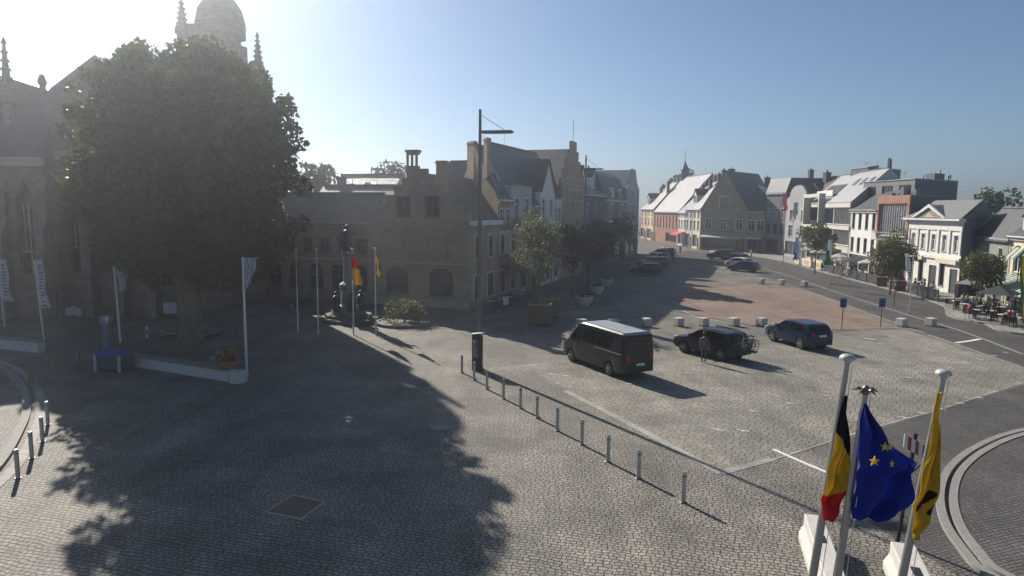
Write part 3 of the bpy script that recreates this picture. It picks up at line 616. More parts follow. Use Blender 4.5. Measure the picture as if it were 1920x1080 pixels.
# modern apartments
A, B = XR(1510), XR(1589); h = House('apartment_block', 'modern apartment block with big pale zinc roof, skylights and framed balconies', A, B, 'apartments'); W = h.w
he = ZAT(B, 379); D = 13; hr = ZAT(B + Vector((6.5, 4.6, 0)), 317)
sp = W*.42
for z0, z1 in ((3.6, 5.9), (6.7, he-.9)):
    h.win(sp+.3, sp+.3+(W-sp)*.35, z0, z1, bars='none', frame=TRIM, case=0); h.win(sp+.5+(W-sp)*.36, W-.35, z0, z1, bars='multi', frame=TRIM, case=0)
    h.h.append(rect(.5, sp-.3, z0-.5, z1+.25))
h.shop(2.9, 3); h.eaves(plain('sand_render', (.50, .475, .41), .8, 0, .08, 1.5, .1), ZINC, he, hr, D, ov=.1, cornice=None)
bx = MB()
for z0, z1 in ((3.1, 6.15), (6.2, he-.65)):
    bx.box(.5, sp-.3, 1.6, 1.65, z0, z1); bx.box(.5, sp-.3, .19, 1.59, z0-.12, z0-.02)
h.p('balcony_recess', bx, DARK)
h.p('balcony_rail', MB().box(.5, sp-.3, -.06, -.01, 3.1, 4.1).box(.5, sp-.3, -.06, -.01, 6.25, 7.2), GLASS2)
fb = MB().box(-.1, .3, -1.0, -.003, 3, he+1.6).box(sp-.3, sp+.1, -1.0, -.003, 3, he+1.6).box(.302, sp-.302, -1.0, -.003, he+1.0, he+1.6).box(.302, sp-.302, -1.0, -.003, 5.9, 6.4).box(sp+.1, W, -.2, -.003, 5.95, 6.5).box(sp+.1, W, -.2, -.003, he-.75, he-.1)
h.p('facade_frame', fb, plain('sand_frame', (.56, .54, .48), .8, 0, .06, 1.5))
for f_ in (.62, .76, .90): h.skylight(W*f_, .52, 1.2, 1.7)
k = (hr-he)/(D/2)
tr = MB().prism([(1.2, he+.25+1.2*k), (3.8, he+.2+3.8*k), (3.8, he+.24+3.8*k), (1.2, he+.29+1.2*k)], W*.06, W*.46, 'x'); put('roof_terrace', tr, DARK, h.roof)
put('rail', MB().box(W*.06, W*.46, .9, .96, he+.2+1.2*k, he+1.2+1.2*k), TRIM, h.roof)
pm = MB()
for i in range(5): pm.lathe([(.12, hr-.2), (.12, hr+.7), (.2, hr+.7), (.2, hr+.95)], 8, (W*.55+i*1.0, D/2+.5, 0))
put('vent_pipe', pm, DARK, h.roof); put('chimney', MB().box(W-1.0, W-.6, D/2-.2, D/2+.2, hr-.5, hr+1.6), DARK, h.roof); put('chimney', MB().box(W-.4, W-.1, D/2-.2, D/2+.2, hr-.5, hr+1.4), DARK, h.roof)
shear(h, -.75)
# rear grey volume
c = ATY(1627, 340, 113); h = House('grey_block', 'dark grey block with flat stepped top rising behind the apartment roof', Vector((c.x, c.y+6, 0)), Vector((c.x, c.y, 0)), 'building'); h.flat(DG, ZAT(h.B, 314), 9, DARK, LEAD); shear(h, -.75)
# white house
A, B = XR(1589), XR(1637); h = House('white_house', 'white rendered house with four narrow upper windows under a dark slate roof', A, B); W = h.w
he = ZAT(B, 393); h.row(6.3, he-.6, 4, .95, case=.05, frame=FRAMED); h.row(3.0, 5.0, 4, .95, case=.05, frame=FRAMED); h.shop(2.6, 2); h.eaves(WR, SLATE, he, ZAT(B + Vector((6, 4.2, 0)), 343), 12, cornice=WR); h.chimney(.5, 6, h.hr-.8, h.hr+.5); shear(h, -.75)
# red brick
A, B = XR(1637), XR(1697); h = House('red_brick_house', 'red brick house with tall glazed bay and flat roof terrace', A, B); W = h.w; ht = ZAT(B, 367)
h.win(W*.08, W*.92, ht-5.0, ht-1.0, bars='multi', frame=TRIM, gl=GLASS2, case=0); h.win(W*.08, W*.92, 2.9, ht-5.7, bars='multi', frame=FRAMED, case=0); h.shop(2.5, 2)
h.flat(RB, ht, 7, DARK); h.p('lower_panel', MB().box(.02, W-.02, -.06, -.003, ht-5.65, ht-5.3), GREYM)
h.p('pier', MB().box(0, .45, -.2, -.003, ht-5.2, ht+.1).box(W-.45, W, -.2, -.003, ht-5.2, ht+.1).box(.452, W-.452, -.2, -.003, ht-.9, ht+.1), RB)
mb = MB()
for k in range(14): mb.box(.2+k*(W-.4)/13-.025, .2+k*(W-.4)/13+.025, -.7, -.65, ht-5.5, ht-4.6)
mb.box(.1, W-.1, -.72, -.63, ht-4.6, ht-4.52).box(.1, W-.1, -.72, -.003, ht-5.62, ht-5.5); h.p('balcony_rail', mb, LEAD)
mb = MB()
for i in range(5): mb.box(.8+i*1.5, 1.6+i*1.5, 1+i % 2, 1.8+i % 2, ht-.2, ht+.5+.35*(i % 3))
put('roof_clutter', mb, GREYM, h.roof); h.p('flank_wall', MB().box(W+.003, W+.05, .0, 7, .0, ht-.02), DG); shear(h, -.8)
# block behind brick house, flank shade put into a darker grey than the lit front
c = ATY(1716, 340, 90); h = House('rear_apartment_block', 'flat grey block with blank dark flank and rooftop stack behind the red brick house', Vector((c.x-.6, c.y+12, 0)), Vector((c.x, c.y, 0)), 'building')
W = h.w; ht = ZAT(h.B, 336); h.row(ht-2.8, ht-.7, 3, 2.6, bars='multi', frame=FRAMED, case=0); h.flat(MG, ht, 9.5, DARK, LEAD)
h.p('flank_shade', MB().box(W+.003, W+.06, .05, 9.4, 3, ht-.05), DG); zc = ZAT(h.B + Vector((4.3, 0, 0)), 323)
put('stack', MB().box(W-2.0, W-.1, 4.0, 6.3, ht-.3, zc), DG, h.roof); put('vent_pipe', MB().tube([(W-.5, 2, ht-.2), (W-.5, 2, ht+.6)], .07, 6).tube([(W-.6, 5.8, zc), (W-.6, 5.8, zc+.6)], .07, 6).tube([(W-.7, 8, ht-.2), (W-.7, 8, ht+.7), (W-.7, 8.4, ht+.8), (W-.7, 8.5, ht+.4)], .14, 6), DARK, h.roof); shear(h, -.55)
# neoclassical
A, B = XR(1697), XR(1797); h = House('neoclassical_house', 'white neoclassical house with pediment, pilasters and five tall windows', A, B, 'town house'); W = h.w; he = ZAT(B, 420); zb = 4.6
n = 5
for i in range(n):
    c = W*(i+.5)/n; h.win(c-.36, c+.36, zb-.1, he-1.25, bars='tee', case=.1)
for i in (0, 1, 3): c = W*(i+.5)/n; h.win(c-.42, c+.42, .7, 3.1, bars='none', frame=FRAMED, case=.08)
h.door(W*.46, W*.60, 2.8); h.door(W*.84, W*.97, 2.7); D = 4.6
h.body(WR, [(0, 0), (W, 0), (W, he), (0, he)], D, 'flat'); hr = ZAT(B + Vector((2.3, 1.7, 0)), 374)
rv = [(-.45, -.55, he+.55), (W+.4, -.55, he+.55), (W+.4, D+.3, he+.55), (-.45, D+.3, he+.55), (2.2, D/2, hr), (W+.4, D/2, hr)]
h.roof = h.p('roof', MB().add(rv, [(0, 1, 5, 4), (2, 3, 4, 5), (3, 0, 4), (3, 2, 1, 0), (1, 2, 5)]), plain('pale_slate', (.15, .155, .15), .6, 0, .2, 2, .2))
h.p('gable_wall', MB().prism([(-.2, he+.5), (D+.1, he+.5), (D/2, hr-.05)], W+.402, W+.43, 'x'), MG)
h.p('entablature', MB().box(-.05, W+.05, -.12, -.003, he-.75, he+.1).box(-.3, W+.3, -.5, -.003, he+.102, he+.3).box(-.45, W+.4, -.7, -.003, he+.302, he+.5), TRIM)
c = W*.47; hw = W*.30; pz = he+.56; pt = ZAT(A + (B-A)*.47, 384)
pd = h.p('pediment', MB().prism([(c-hw, pz), (c+hw, pz), (c, pt)], -.45, 3.0, 'y'), MG)
put('raking_cornice', MB().prism([(c-hw-.25, pz), (c-hw+.15, pz), (c, pt-.28), (c, pt+.08)], -.68, -.452, 'y').prism([(c, pt+.08), (c, pt-.28), (c+hw-.15, pz), (c+hw+.25, pz)], -.68, -.452, 'y'), TRIM, pd)
put('relief', MB().prism([(c-hw*.35, pz+.05), (c+hw*.35, pz+.05), (c, pz+(pt-pz)*.45)], -.52, -.452, 'y'), SANDST, pd)
pl = MB()
for i in range(n+1): u = min(max(W*i/n, .16), W-.16); pl.box(u-.15, u+.15, -.12, -.003, zb-.3, he-.76)
h.p('pilaster', pl, TRIM); h.p('string_course', MB().box(-.05, W+.05, -.2, -.003, 3.6, 3.9), TRIM); h.p('shop_sign', MB().box(.4, W*.36, -.35, -.203, 3.3, 3.75), CR); h.p('shop_sign', MB().box(W*.62, W*.98, -.35, -.203, 3.2, 3.7), CR)
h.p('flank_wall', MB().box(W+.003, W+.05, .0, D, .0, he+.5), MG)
for z0, z1 in ((5.3, 7.0), (2.3, 4.4)):
    f = h.p('window', MB().box(W+.051, W+.1, 1.6, 3.1, z0, z1), GREYM); put('pane', MB().box(W+.101, W+.11, 1.72, 2.98, z0+.12, z1-.12), GLASS, f)
shear(h, -.75)
# dark roofed house and cream house
A = B + Vector((2.7, 2.0, 0)); Bp = ATY(1893, 500, 62.5); h = House('dark_roof_house', 'grey green house with deep dark slate roof and arched door, in the shaded court', A, Vector((Bp.x, Bp.y, 0))); W = h.w
he = ZAT(A, 441); h.row(2.9, he-1.0, 2, .95, case=.05); h.door(W*.68, W*.86, 2.0, rise=.5); h.win(W*.15, W*.45, .6, 2.2, bars='none', frame=FRAMED)
h.eaves(plain('grey_green_render', (.21, .22, .19), .85, 0, .1, 1, .2), SLATE, he, ZAT(A + Vector((1.5, 3, 0)), 393), 4.6, cornice=LEAD); h.chimney(W-.4, 2.4, h.hr-1, h.hr+.7, .9, .7, DB, 3); h.chimney(.6, 3, h.hr-1.2, h.hr+.3, .5, .5, TILE, 1)
A = Vector((Bp.x+.1, Bp.y+.4, 0)); h = House('cream_house', 'cream house with dormer and green striped awning at the right edge', A, Vector((43.2, 47.5, 0))); W = h.w; he = ZAT(A, 441)
h.row(3.3, 5.4, 5, 1.3, rise=.35, bars='cross'); h.shop(2.7, 4); h.eaves(CR, SLATE, he, he+3.4, 9)
for u in (1.6, 5.0, 8.5): h.dormer(u, .5, he+.25, 1.3, 1.5, 1.8, .35, CR)
gs = paint('green_canvas', (.10, .16, .10), .85); ws_ = paint('pale_canvas', (.45, .45, .44), .85)
h.awning(.3, W-.3, 3.1, 2.8, 1.1, gs, ws_)
for i in range(2): h.awning(1.0+i*2.6, 3.0+i*2.6, 5.6, .8, .9, gs, ws_)

# ---------- church
def churchpt(px, py, Y): return ATY(px, py, Y)
ch = thing('church', 'large stone gothic church with pinnacled tower and steep roofs behind the big tree', 'church', (-30, 58, 0))
def cput(name, mb, mt, parent=None, **k):
    mb.v = [(x+30, y-58, z) for x, y, z in mb.v] if parent is None or parent.name.startswith(('church', 'roof', 'wall', 'tower', 'nave', 'buttress')) else mb.v
    return put(name, mb, mt, parent or ch, **k)
Yc = 51.5
V = churchpt(97, 169, Yc); ap = churchpt(149, 106, Yc); rt = churchpt(212, 140, Yc); lf = churchpt(0, 138, Yc); ev = V.z - 4.6
# transept with wide gable roof: ridge runs back, front wall in the plane Yc
def bay(x0, x1, y0, y1, he, hr, ridge=None):
    xm = (x0+x1)/2 if ridge is None else ridge
    out = [(x0, 0), (x1, 0), (x1, he), (x0, he)]; n = max(1, int((x1-x0)/2.4)); hs = []
    for i in range(n):
        c = x0 + (x1-x0)*(i+.5)/n; hs.append(rect(c-.7, c+.7, 3.4, he-3.2, 1.7, True))
    mb = MB().holes(out, hs, y0, .5)
    mb.face([(x0, y0, 0), (x0, y1, 0), (x0, y1, he), (x0, y0, he)]); mb.face([(x1, y0, 0), (x1, y1, 0), (x1, y1, he), (x1, y0, he)]); mb.face([(x0, y1, 0), (x1, y1, 0), (x1, y1, he), (x0, y1, he)])
    wl = cput('wall', mb, CB)
    gb = MB(); tr = MB()
    for i, q in enumerate(hs):
        c = x0 + (x1-x0)*(i+.5)/n; w_ = cput('window', MB().box(c-.05, c+.05, y0+.32, y0+.44, 3.4, he-3.3).box(c-.68, c+.68, y0+.33, y0+.43, he*.42, he*.42+.1).box(c-.4, c-.34, y0+.33, y0+.43, he*.42+.11, he-3.2).box(c+.34, c+.4, y0+.33, y0+.43, he*.42+.11, he-3.2), SANDST)
        g = MB().face([(p[0]+30, y0+.48-58, p[1]) for p in q]); put('pane', g, GLASS, w_)
    bt = MB()
    for i in range(n+1):
        c = x0 + (x1-x0)*i/n
        bt.prism([(y0-1.1, 0), (y0-.003, 0), (y0-.003, he-1.4), (y0-.45, he-2.2), (y0-.5, he*.6), (y0-1.0, he*.55)], c-.32, c+.32, 'x')
    cput('buttress', bt, CB)
    cput('parapet', MB().box(x0-.15, x1+.15, y0-.3, y0-.003, he-.5, he+.15), SANDST)
    return wl
x0, x1 = V.x-.1, rt.x+4
bay(V.x, V.x+9.6, Yc, Yc+16, ev, ap.z)
cput('roof', MB().add([(V.x-1.2, Yc-.3, ev), (V.x+10, Yc-.3, ev), (V.x+10, Yc+16, ev), (V.x-1.2, Yc+16, ev), (ap.x+.4, Yc+1.2, ap.z+.4), (ap.x+.4, Yc+14, ap.z+.4), (V.x-.1, Yc-.2, V.z), (V.x-.1, Yc+16, V.z), (rt.x+1.5, Yc-.2, rt.z-1.2), (rt.x+1.5, Yc+16, rt.z-1.2)],
     [(0, 6, 4, 8, 1), (6, 7, 5, 4), (4, 5, 9, 8), (8, 9, 2, 1), (7, 3, 2, 9, 5), (0, 3, 7, 6), (0, 1, 2, 3)]), SLATE)
bay(V.x-12, V.x-.05, Yc-1.5, Yc+14, ev-.6, lf.z)
cput('roof', MB().add([(V.x-12.4, Yc-1.8, ev-.6), (V.x, Yc-1.8, ev-.6), (V.x, Yc+14, ev-.6), (V.x-12.4, Yc+14, ev-.6), (lf.x-.5, Yc+1.5, lf.z), (V.x-.2, Yc+1.2, V.z-.1), (V.x-.2, Yc+12, V.z-.1), (lf.x-.5, Yc+12, lf.z), (V.x-12.4, Yc+1.5, lf.z-2)],
     [(0, 1, 5, 4), (0, 4, 8), (1, 2, 6, 5), (4, 5, 6, 7), (2, 3, 7, 6), (3, 0, 8, 4, 7), (0, 3, 2, 1)]), SLATE)
def pinnacle(x, y, zb, zt, r=.5):
    mb = MB().lathe([(r*.8, zb), (r*.8, zb+(zt-zb)*.45), (r*1.1, zb+(zt-zb)*.47), (r*1.1, zb+(zt-zb)*.52), (r*.6, zb+(zt-zb)*.62), (.1, zt-.5), (.2, zt-.4), (.03, zt)], 8, (x, y, 0))
    for k in range(5):
        z = zb+(zt-zb)*(.6+.07*k); rr = r*(.75-.12*k)
        for a in range(4): q = math.pi/4+a*math.pi/2; mb.ball((x+rr*math.cos(q), y+rr*math.sin(q), z), .11, 5)
    cput('pinnacle', mb, CB)
q = churchpt(6, 70, Yc); pinnacle(q.x, q.y, ev-.5, q.z, .5); q = churchpt(57, 133, Yc); pinnacle(q.x, q.y+1.2, V.z, q.z, .28)
# tower
Yt = 62; tx0, tx1 = churchpt(306, 100, Yt).x, churchpt(464, 100, Yt).x
z1 = churchpt(380, 84, Yt).z; z2 = churchpt(380, 60, Yt).z; z3 = churchpt(380, 44, Yt).z
tc = (churchpt(355, 50, Yt).x + churchpt(442, 50, Yt).x) / 2
hs = [rect(tc-2.4, tc-.6, 13, 18.5, 1.6, True), rect(tc+.6, tc+2.4, 13, 18.5, 1.6, True), rect(tc-1.3, tc+1.3, .2, 3.6, 1.6, True)]
mb = MB().holes([(tx0, 0), (tx1, 0), (tx1, z1-.2), (tx1-.6, z1), (tx1-1.8, z2-.6), (tx1-2.0, z2), (tc+2.4, z2), (tc+2.25, z3), (tc-2.25, z3), (tc-2.4, z2), (tx0+2.2, z2-1.2), (tx0, z1-1.6)], hs, Yt, .5)
mb.box(tx0, tx1, Yt+.5, Yt+3.4, 0, z1-1.6); mb.box(tx0+1.8, tx1-1.8, Yt+.4, Yt+3.2, z1-1.6, z2); mb.lathe([(2.3, z2), (2.2, z3-.1), (2.32, z3), (2.3, z3+.25), (2.0, z3+1.5), (1.4, z3+2.4), (.7, z3+2.9), (.1, z3+3.1)], 8, (tc, Yt+1.7, 0))
cput('tower', mb, CB)
lv = MB()
for x in (tc-1.5, tc+1.5):
    for k in range(9): lv.box(x-.9, x+.9, Yt+.3, Yt+.42, 13+k*.7, 13.25+k*.7)
cput('louvre', lv, GREYM)
bt = MB()
for x in (tx0-.4, tx1-.1): bt.prism([(Yt-1.2, 0), (Yt-.003, 0), (Yt-.003, z1-3), (Yt-.6, z1-4), (Yt-.65, 12), (Yt-1.1, 11)], x-.45, x+.45, 'x')
cput('buttress', bt, CB)
q = churchpt(337, -12, Yt); pinnacle(q.x, q.y+.2, z1-2, q.z, .62)
q = churchpt(482, 60, Yt); pinnacle(q.x, q.y, q.z-6.5, q.z, .55)
pb = churchpt(455, 134, Yt); cput('stair_turret', MB().box(tx1+.36, q.x+.2, Yt-.5, Yt+.6, 0, pb.z), CB)
# nave linking transept and tower
bay(rt.x+.2, tx0+1.5, 58.5, 66, 11, 15)
cput('roof', MB().prism([(58.3, 11), (62.2, 15.3), (66.2, 11)], rt.x-2, tx0, 'x'), SLATE)
# lower aisle right of the tower
bay(tx1+.2, tx1+6.5, 64.5, 69, 7.0, 10); cput('roof', MB().prism([(64.2, 7.0), (66.7, 9.4), (69.2, 7.0)], tx1, tx1+6.6, 'x'), SLATE)

# ------------------------------------------------------------------ trees and plants
def leaf_mesh(centres, radii, per, size, squash=1.0, fill=.35):
    """leaf-sized quads in clumps; most near each clump's surface"""
    P = []
    for c, r in zip(centres, radii):
        n = max(8, int(per * r * r)); d = rng.normal(size=(n, 3)); d /= np.linalg.norm(d, axis=1)[:, None]
        rad = r * np.where(rng.random(n) < fill, rng.random(n) ** .5, .8 + .28 * rng.random(n))
        P.append(np.array(c) + d * rad[:, None] * np.array([1, 1, squash]))
    P = np.concatenate(P); n = len(P)
    a = rng.normal(size=(n, 3)); a /= np.linalg.norm(a, axis=1)[:, None]; b = np.cross(a, rng.normal(size=(n, 3))); b /= np.linalg.norm(b, axis=1)[:, None]
    s = size * (.6 + .8 * rng.random(n))[:, None]; a *= s; b *= s * .62
    V = np.stack([P - a, P + b * .9 - a * .1, P + a, P - b * .9 - a * .1], 1).reshape(-1, 3)
    me = bpy.data.meshes.new('crown'); me.vertices.add(n * 4); me.vertices.foreach_set('co', V.ravel())
    me.loops.add(n * 4); me.loops.foreach_set('vertex_index', np.arange(n * 4, dtype=np.int32)); me.polygons.add(n)
    me.polygons.foreach_set('loop_start', np.arange(0, n * 4, 4, dtype=np.int32)); me.polygons.foreach_set('loop_total', np.full(n, 4, dtype=np.int32))
    me.update(); me.validate(); return me
def tree(name, label, base, zc, half, rx, rz, n, cr, per, size, mt, trunk_r, zlow, group=None, egg=.25, cat='tree', shell=.55, off=(0, 0)):
    t = thing(name, label, cat, base, random.uniform(0, 6) if off == (0, 0) else 0, group); cs = []; rs = []
    for i in range(n):
        d = rng.normal(size=3); d /= np.linalg.norm(d); k = shell + (1 - shell) * rng.random() ** .6
        z = d[2] * rz * k; q = 1 - egg * (z / rz)
        cs.append((off[0] + d[0] * rx * k * q, off[1] + d[1] * rx * k * q, zc + z)); rs.append(cr * rng.uniform(.65, 1.25))
    me = leaf_mesh(cs, rs, per, size); me.materials.append(mt)
    cr_ = bpy.data.objects.new('crown', me); COL.objects.link(cr_); cr_.parent = t
    mb = MB(); top = zc + rz * .4
    mb.tube([(0, 0, -.05), (trunk_r*.1, 0, .3), (.05, .02, zlow*.6), (0, 0, zlow), (.1, -.1, top)], [trunk_r*1.35, trunk_r, trunk_r*.85, trunk_r*.75, trunk_r*.15], 10)
    for i in range(9):
        q = i * 2.4 + rng.random(); z0 = zlow * (.85 + .04 * i) + i * .25 * rz / 8; e = rx * .8
        mb.tube([(0, 0, z0), (e*.4*math.cos(q), e*.4*math.sin(q), z0 + rz*.25), (e*math.cos(q), e*math.sin(q), z0 + rz*(.35+.3*rng.random()))], [trunk_r*.4, trunk_r*.25, trunk_r*.06], 6)
    put('trunk', mb, BARK, t, smooth=50); return t
TB = G(358, 640)
big = thing('plane_tree', 'huge dense plane tree with thick trunk in front of the church', 'tree', TB)
PROF = [(3.9, 3.0), (5.2, 5.0), (7.5, 6.6), (11, 7.0), (13.6, 6.4), (15.4, 5.4), (16.5, 3.8), (17.1, 2.2), (17.4, .9)]
def place_clump(r, q, z):      # upper crown pushed nearer the camera to lengthen its cast shadow
    y = float(np.interp(z, [6, 11], [.2, -1.4])) + r*float(np.interp(z, [6, 11], [.95, 1.3]))*math.sin(q)
    return (.4 + r*math.cos(q)*.95 - .36*y, y, z)
def prad(z): return float(np.interp(z, [p[0] for p in PROF], [p[1] for p in PROF]))
cs = []; rs = []
for i in range(330):
    z = rng.uniform(4.2, 16.9); q = rng.uniform(0, 2*math.pi); c_r = rng.uniform(.5, 1.35); lob = 1 + .07*math.sin(3*q+z*.5) + .05*math.sin(5*q-z)
    r = max(.2, (prad(z)*lob - c_r*.75) * (1 - .28*rng.random()**2)); cs.append(place_clump(r, q, z)); rs.append(c_r)
for i in range(60):
    z = rng.uniform(5, 16); q = rng.uniform(0, 6.28); r = prad(z)*.55*rng.random()**.5; cs.append(place_clump(r, q, z)); rs.append(1.5)
for i in range(170):
    z = rng.uniform(4.0, 17.1); q = rng.uniform(0, 2*math.pi); r = prad(z) * rng.uniform(.98, 1.12); cs.append(place_clump(r, q, z)); rs.append(rng.uniform(.28, .6))
me = leaf_mesh(cs, rs, 260, .165); me.materials.append(LEAF); o = bpy.data.objects.new('crown', me); COL.objects.link(o); o.parent = big
mb = MB().tube([(0, 0, -.05), (.05, 0, .35), (.05, .02, 2.2), (0, 0, 3.6), (.1, -.1, 7), (.2, 0, 12)], [1.0, .76, .68, .72, .45, .15], 14)
for i in range(9):
    q = i*2.4; mb.tube([(0, 0, 3+.15*i), (1.3*math.cos(q), 1.3*math.sin(q), 4.3+.5*i), (4.2*math.cos(q), 4.2*math.sin(q), 6.5+.9*i), (5.6*math.cos(q), 5.6*math.sin(q), 7.2+1.0*i)], [.34, .24, .13, .04], 7)
put('trunk', mb, BARK, big, smooth=50)
# square edging round its trunk
ed = thing('tree_pit_rail', 'low square metal rail round the foot of the huge tree', 'rail', TB)
c4 = [G(297, 633), G(375, 643), G(418, 628), G(345, 621)]
mb = MB()
for i in range(4):
    a, b = c4[i]-TB, c4[(i+1) % 4]-TB; mb.tube([(a.x, a.y, .38), (b.x, b.y, .38)], .035, 6)
put('rail', mb, plain('rail_metal', (.38, .38, .35), .5, .4, .1, 4), ed)
for q in c4: put('post', MB().tube([(q.x-TB.x, q.y-TB.y, 0), (q.x-TB.x, q.y-TB.y, .41)], .045, 6), GREYM, ed)
put('soil_bed', MB().prism([((q.x-TB.x)*.95, (q.y-TB.y)*.95) for q in c4], -.02, .05, 'z'), SOIL, ed)
B_ = G(1010, 596)
tree('birch_tree', 'pale green loose birch standing in the slatted wooden planter', B_, 6.0, 0, 1.9, 3.3, 46, .62, 210, .11, LEAF2, .11, 2.6, egg=.45, shell=.25)
for px, py, zc, rx, rz, mt, lb in ((1075, 556, 5.0, 2.0, 2.0, LEAF3, 'dark round street tree right of the birch'), (1104, 541, 5.2, 2.0, 2.0, LEAF3, 'second dark street tree along the left terrace, behind the round one'), (1128, 527, 5.0, 2.0, 2.0, LEAF3, 'dark street tree next to the second lamp post on its far side'), (1165, 503, 5.6, 2.4, 2.3, LEAF2, 'yellow green street tree in front of the pale end gable')):
    tree('street_tree', lb, G(px, py), zc, 0, rx, rz, 34, .7, 150, .14, mt, .11, 2.6, 'street trees along the left terrace', .15, shell=.2)
for px, py, zc, rx, rz, lb in ((1527, 514, 5.0, 2.4, 2.1, 'green terrace tree in front of the framed balconies'), (1668, 552, 4.5, 1.9, 1.9, 'green terrace tree in front of the red brick house'), (1838, 580, 3.7, 1.4, 1.4, 'small terrace tree in front of the grey green house')):
    tree('terrace_tree', lb, G(px, py), zc, 0, rx, rz, 34, .75, 190, .14, LEAF2, .10, 2.2, 'trees on the right terrace', .15, shell=.35)
# bushes and far trees
p = G(757, 607)
bs = thing('bush', 'rounded golden green bush in a round bed by the flagpoles', 'bush', p)
me = leaf_mesh([(rng.uniform(-1.2, 1.2), rng.uniform(-.7, .7), rng.uniform(.6, 1.35)) for _ in range(16)], [.55]*16, 380, .09); me.materials.append(LEAF2)
o = bpy.data.objects.new('foliage', me); COL.objects.link(o); o.parent = bs
put('stem', MB().tube([(0, 0, 0), (.1, 0, .9)], .06, 6).tube([(.1, 0, .1), (-.5, .2, 1)], .04, 5).tube([(.1, 0, .1), (.6, -.2, 1)], .04, 5), BARK, bs)
tag(put('round_bed_wall', MB().lathe([(2.1, -.02), (2.1, .2), (1.85, .22), (1.8, .16), (.02, .16)], 28), plain('old_concrete', (.17, .16, .145), .85, 0, .2, 3, .4), loc=p), 'low round concrete bed wall holding the golden bush', 'planter wall')
for px, py, Y, r, lb in ((1286, 332, 225, 3.4, 'far dark round tree rising behind the chapel roof'), (1864, 396, 105, 3.9, 'far bushy tree rising behind the dark slate roof'), (750, 345, 120, 5, 'far tree peeping out left of the stepped gable'), (590, 338, 95, 3.2, 'tree behind the low wing beside the huge plane tree')):
    q = ATY(px, py, Y); tree('distant_tree', lb, Vector((q.x, q.y, 0)), q.z - r*.4, 0, r, r*1.1, 26, r*.38, 30, .42, LEAF, .3, q.z-r*1.4, 'trees behind the houses', .1)

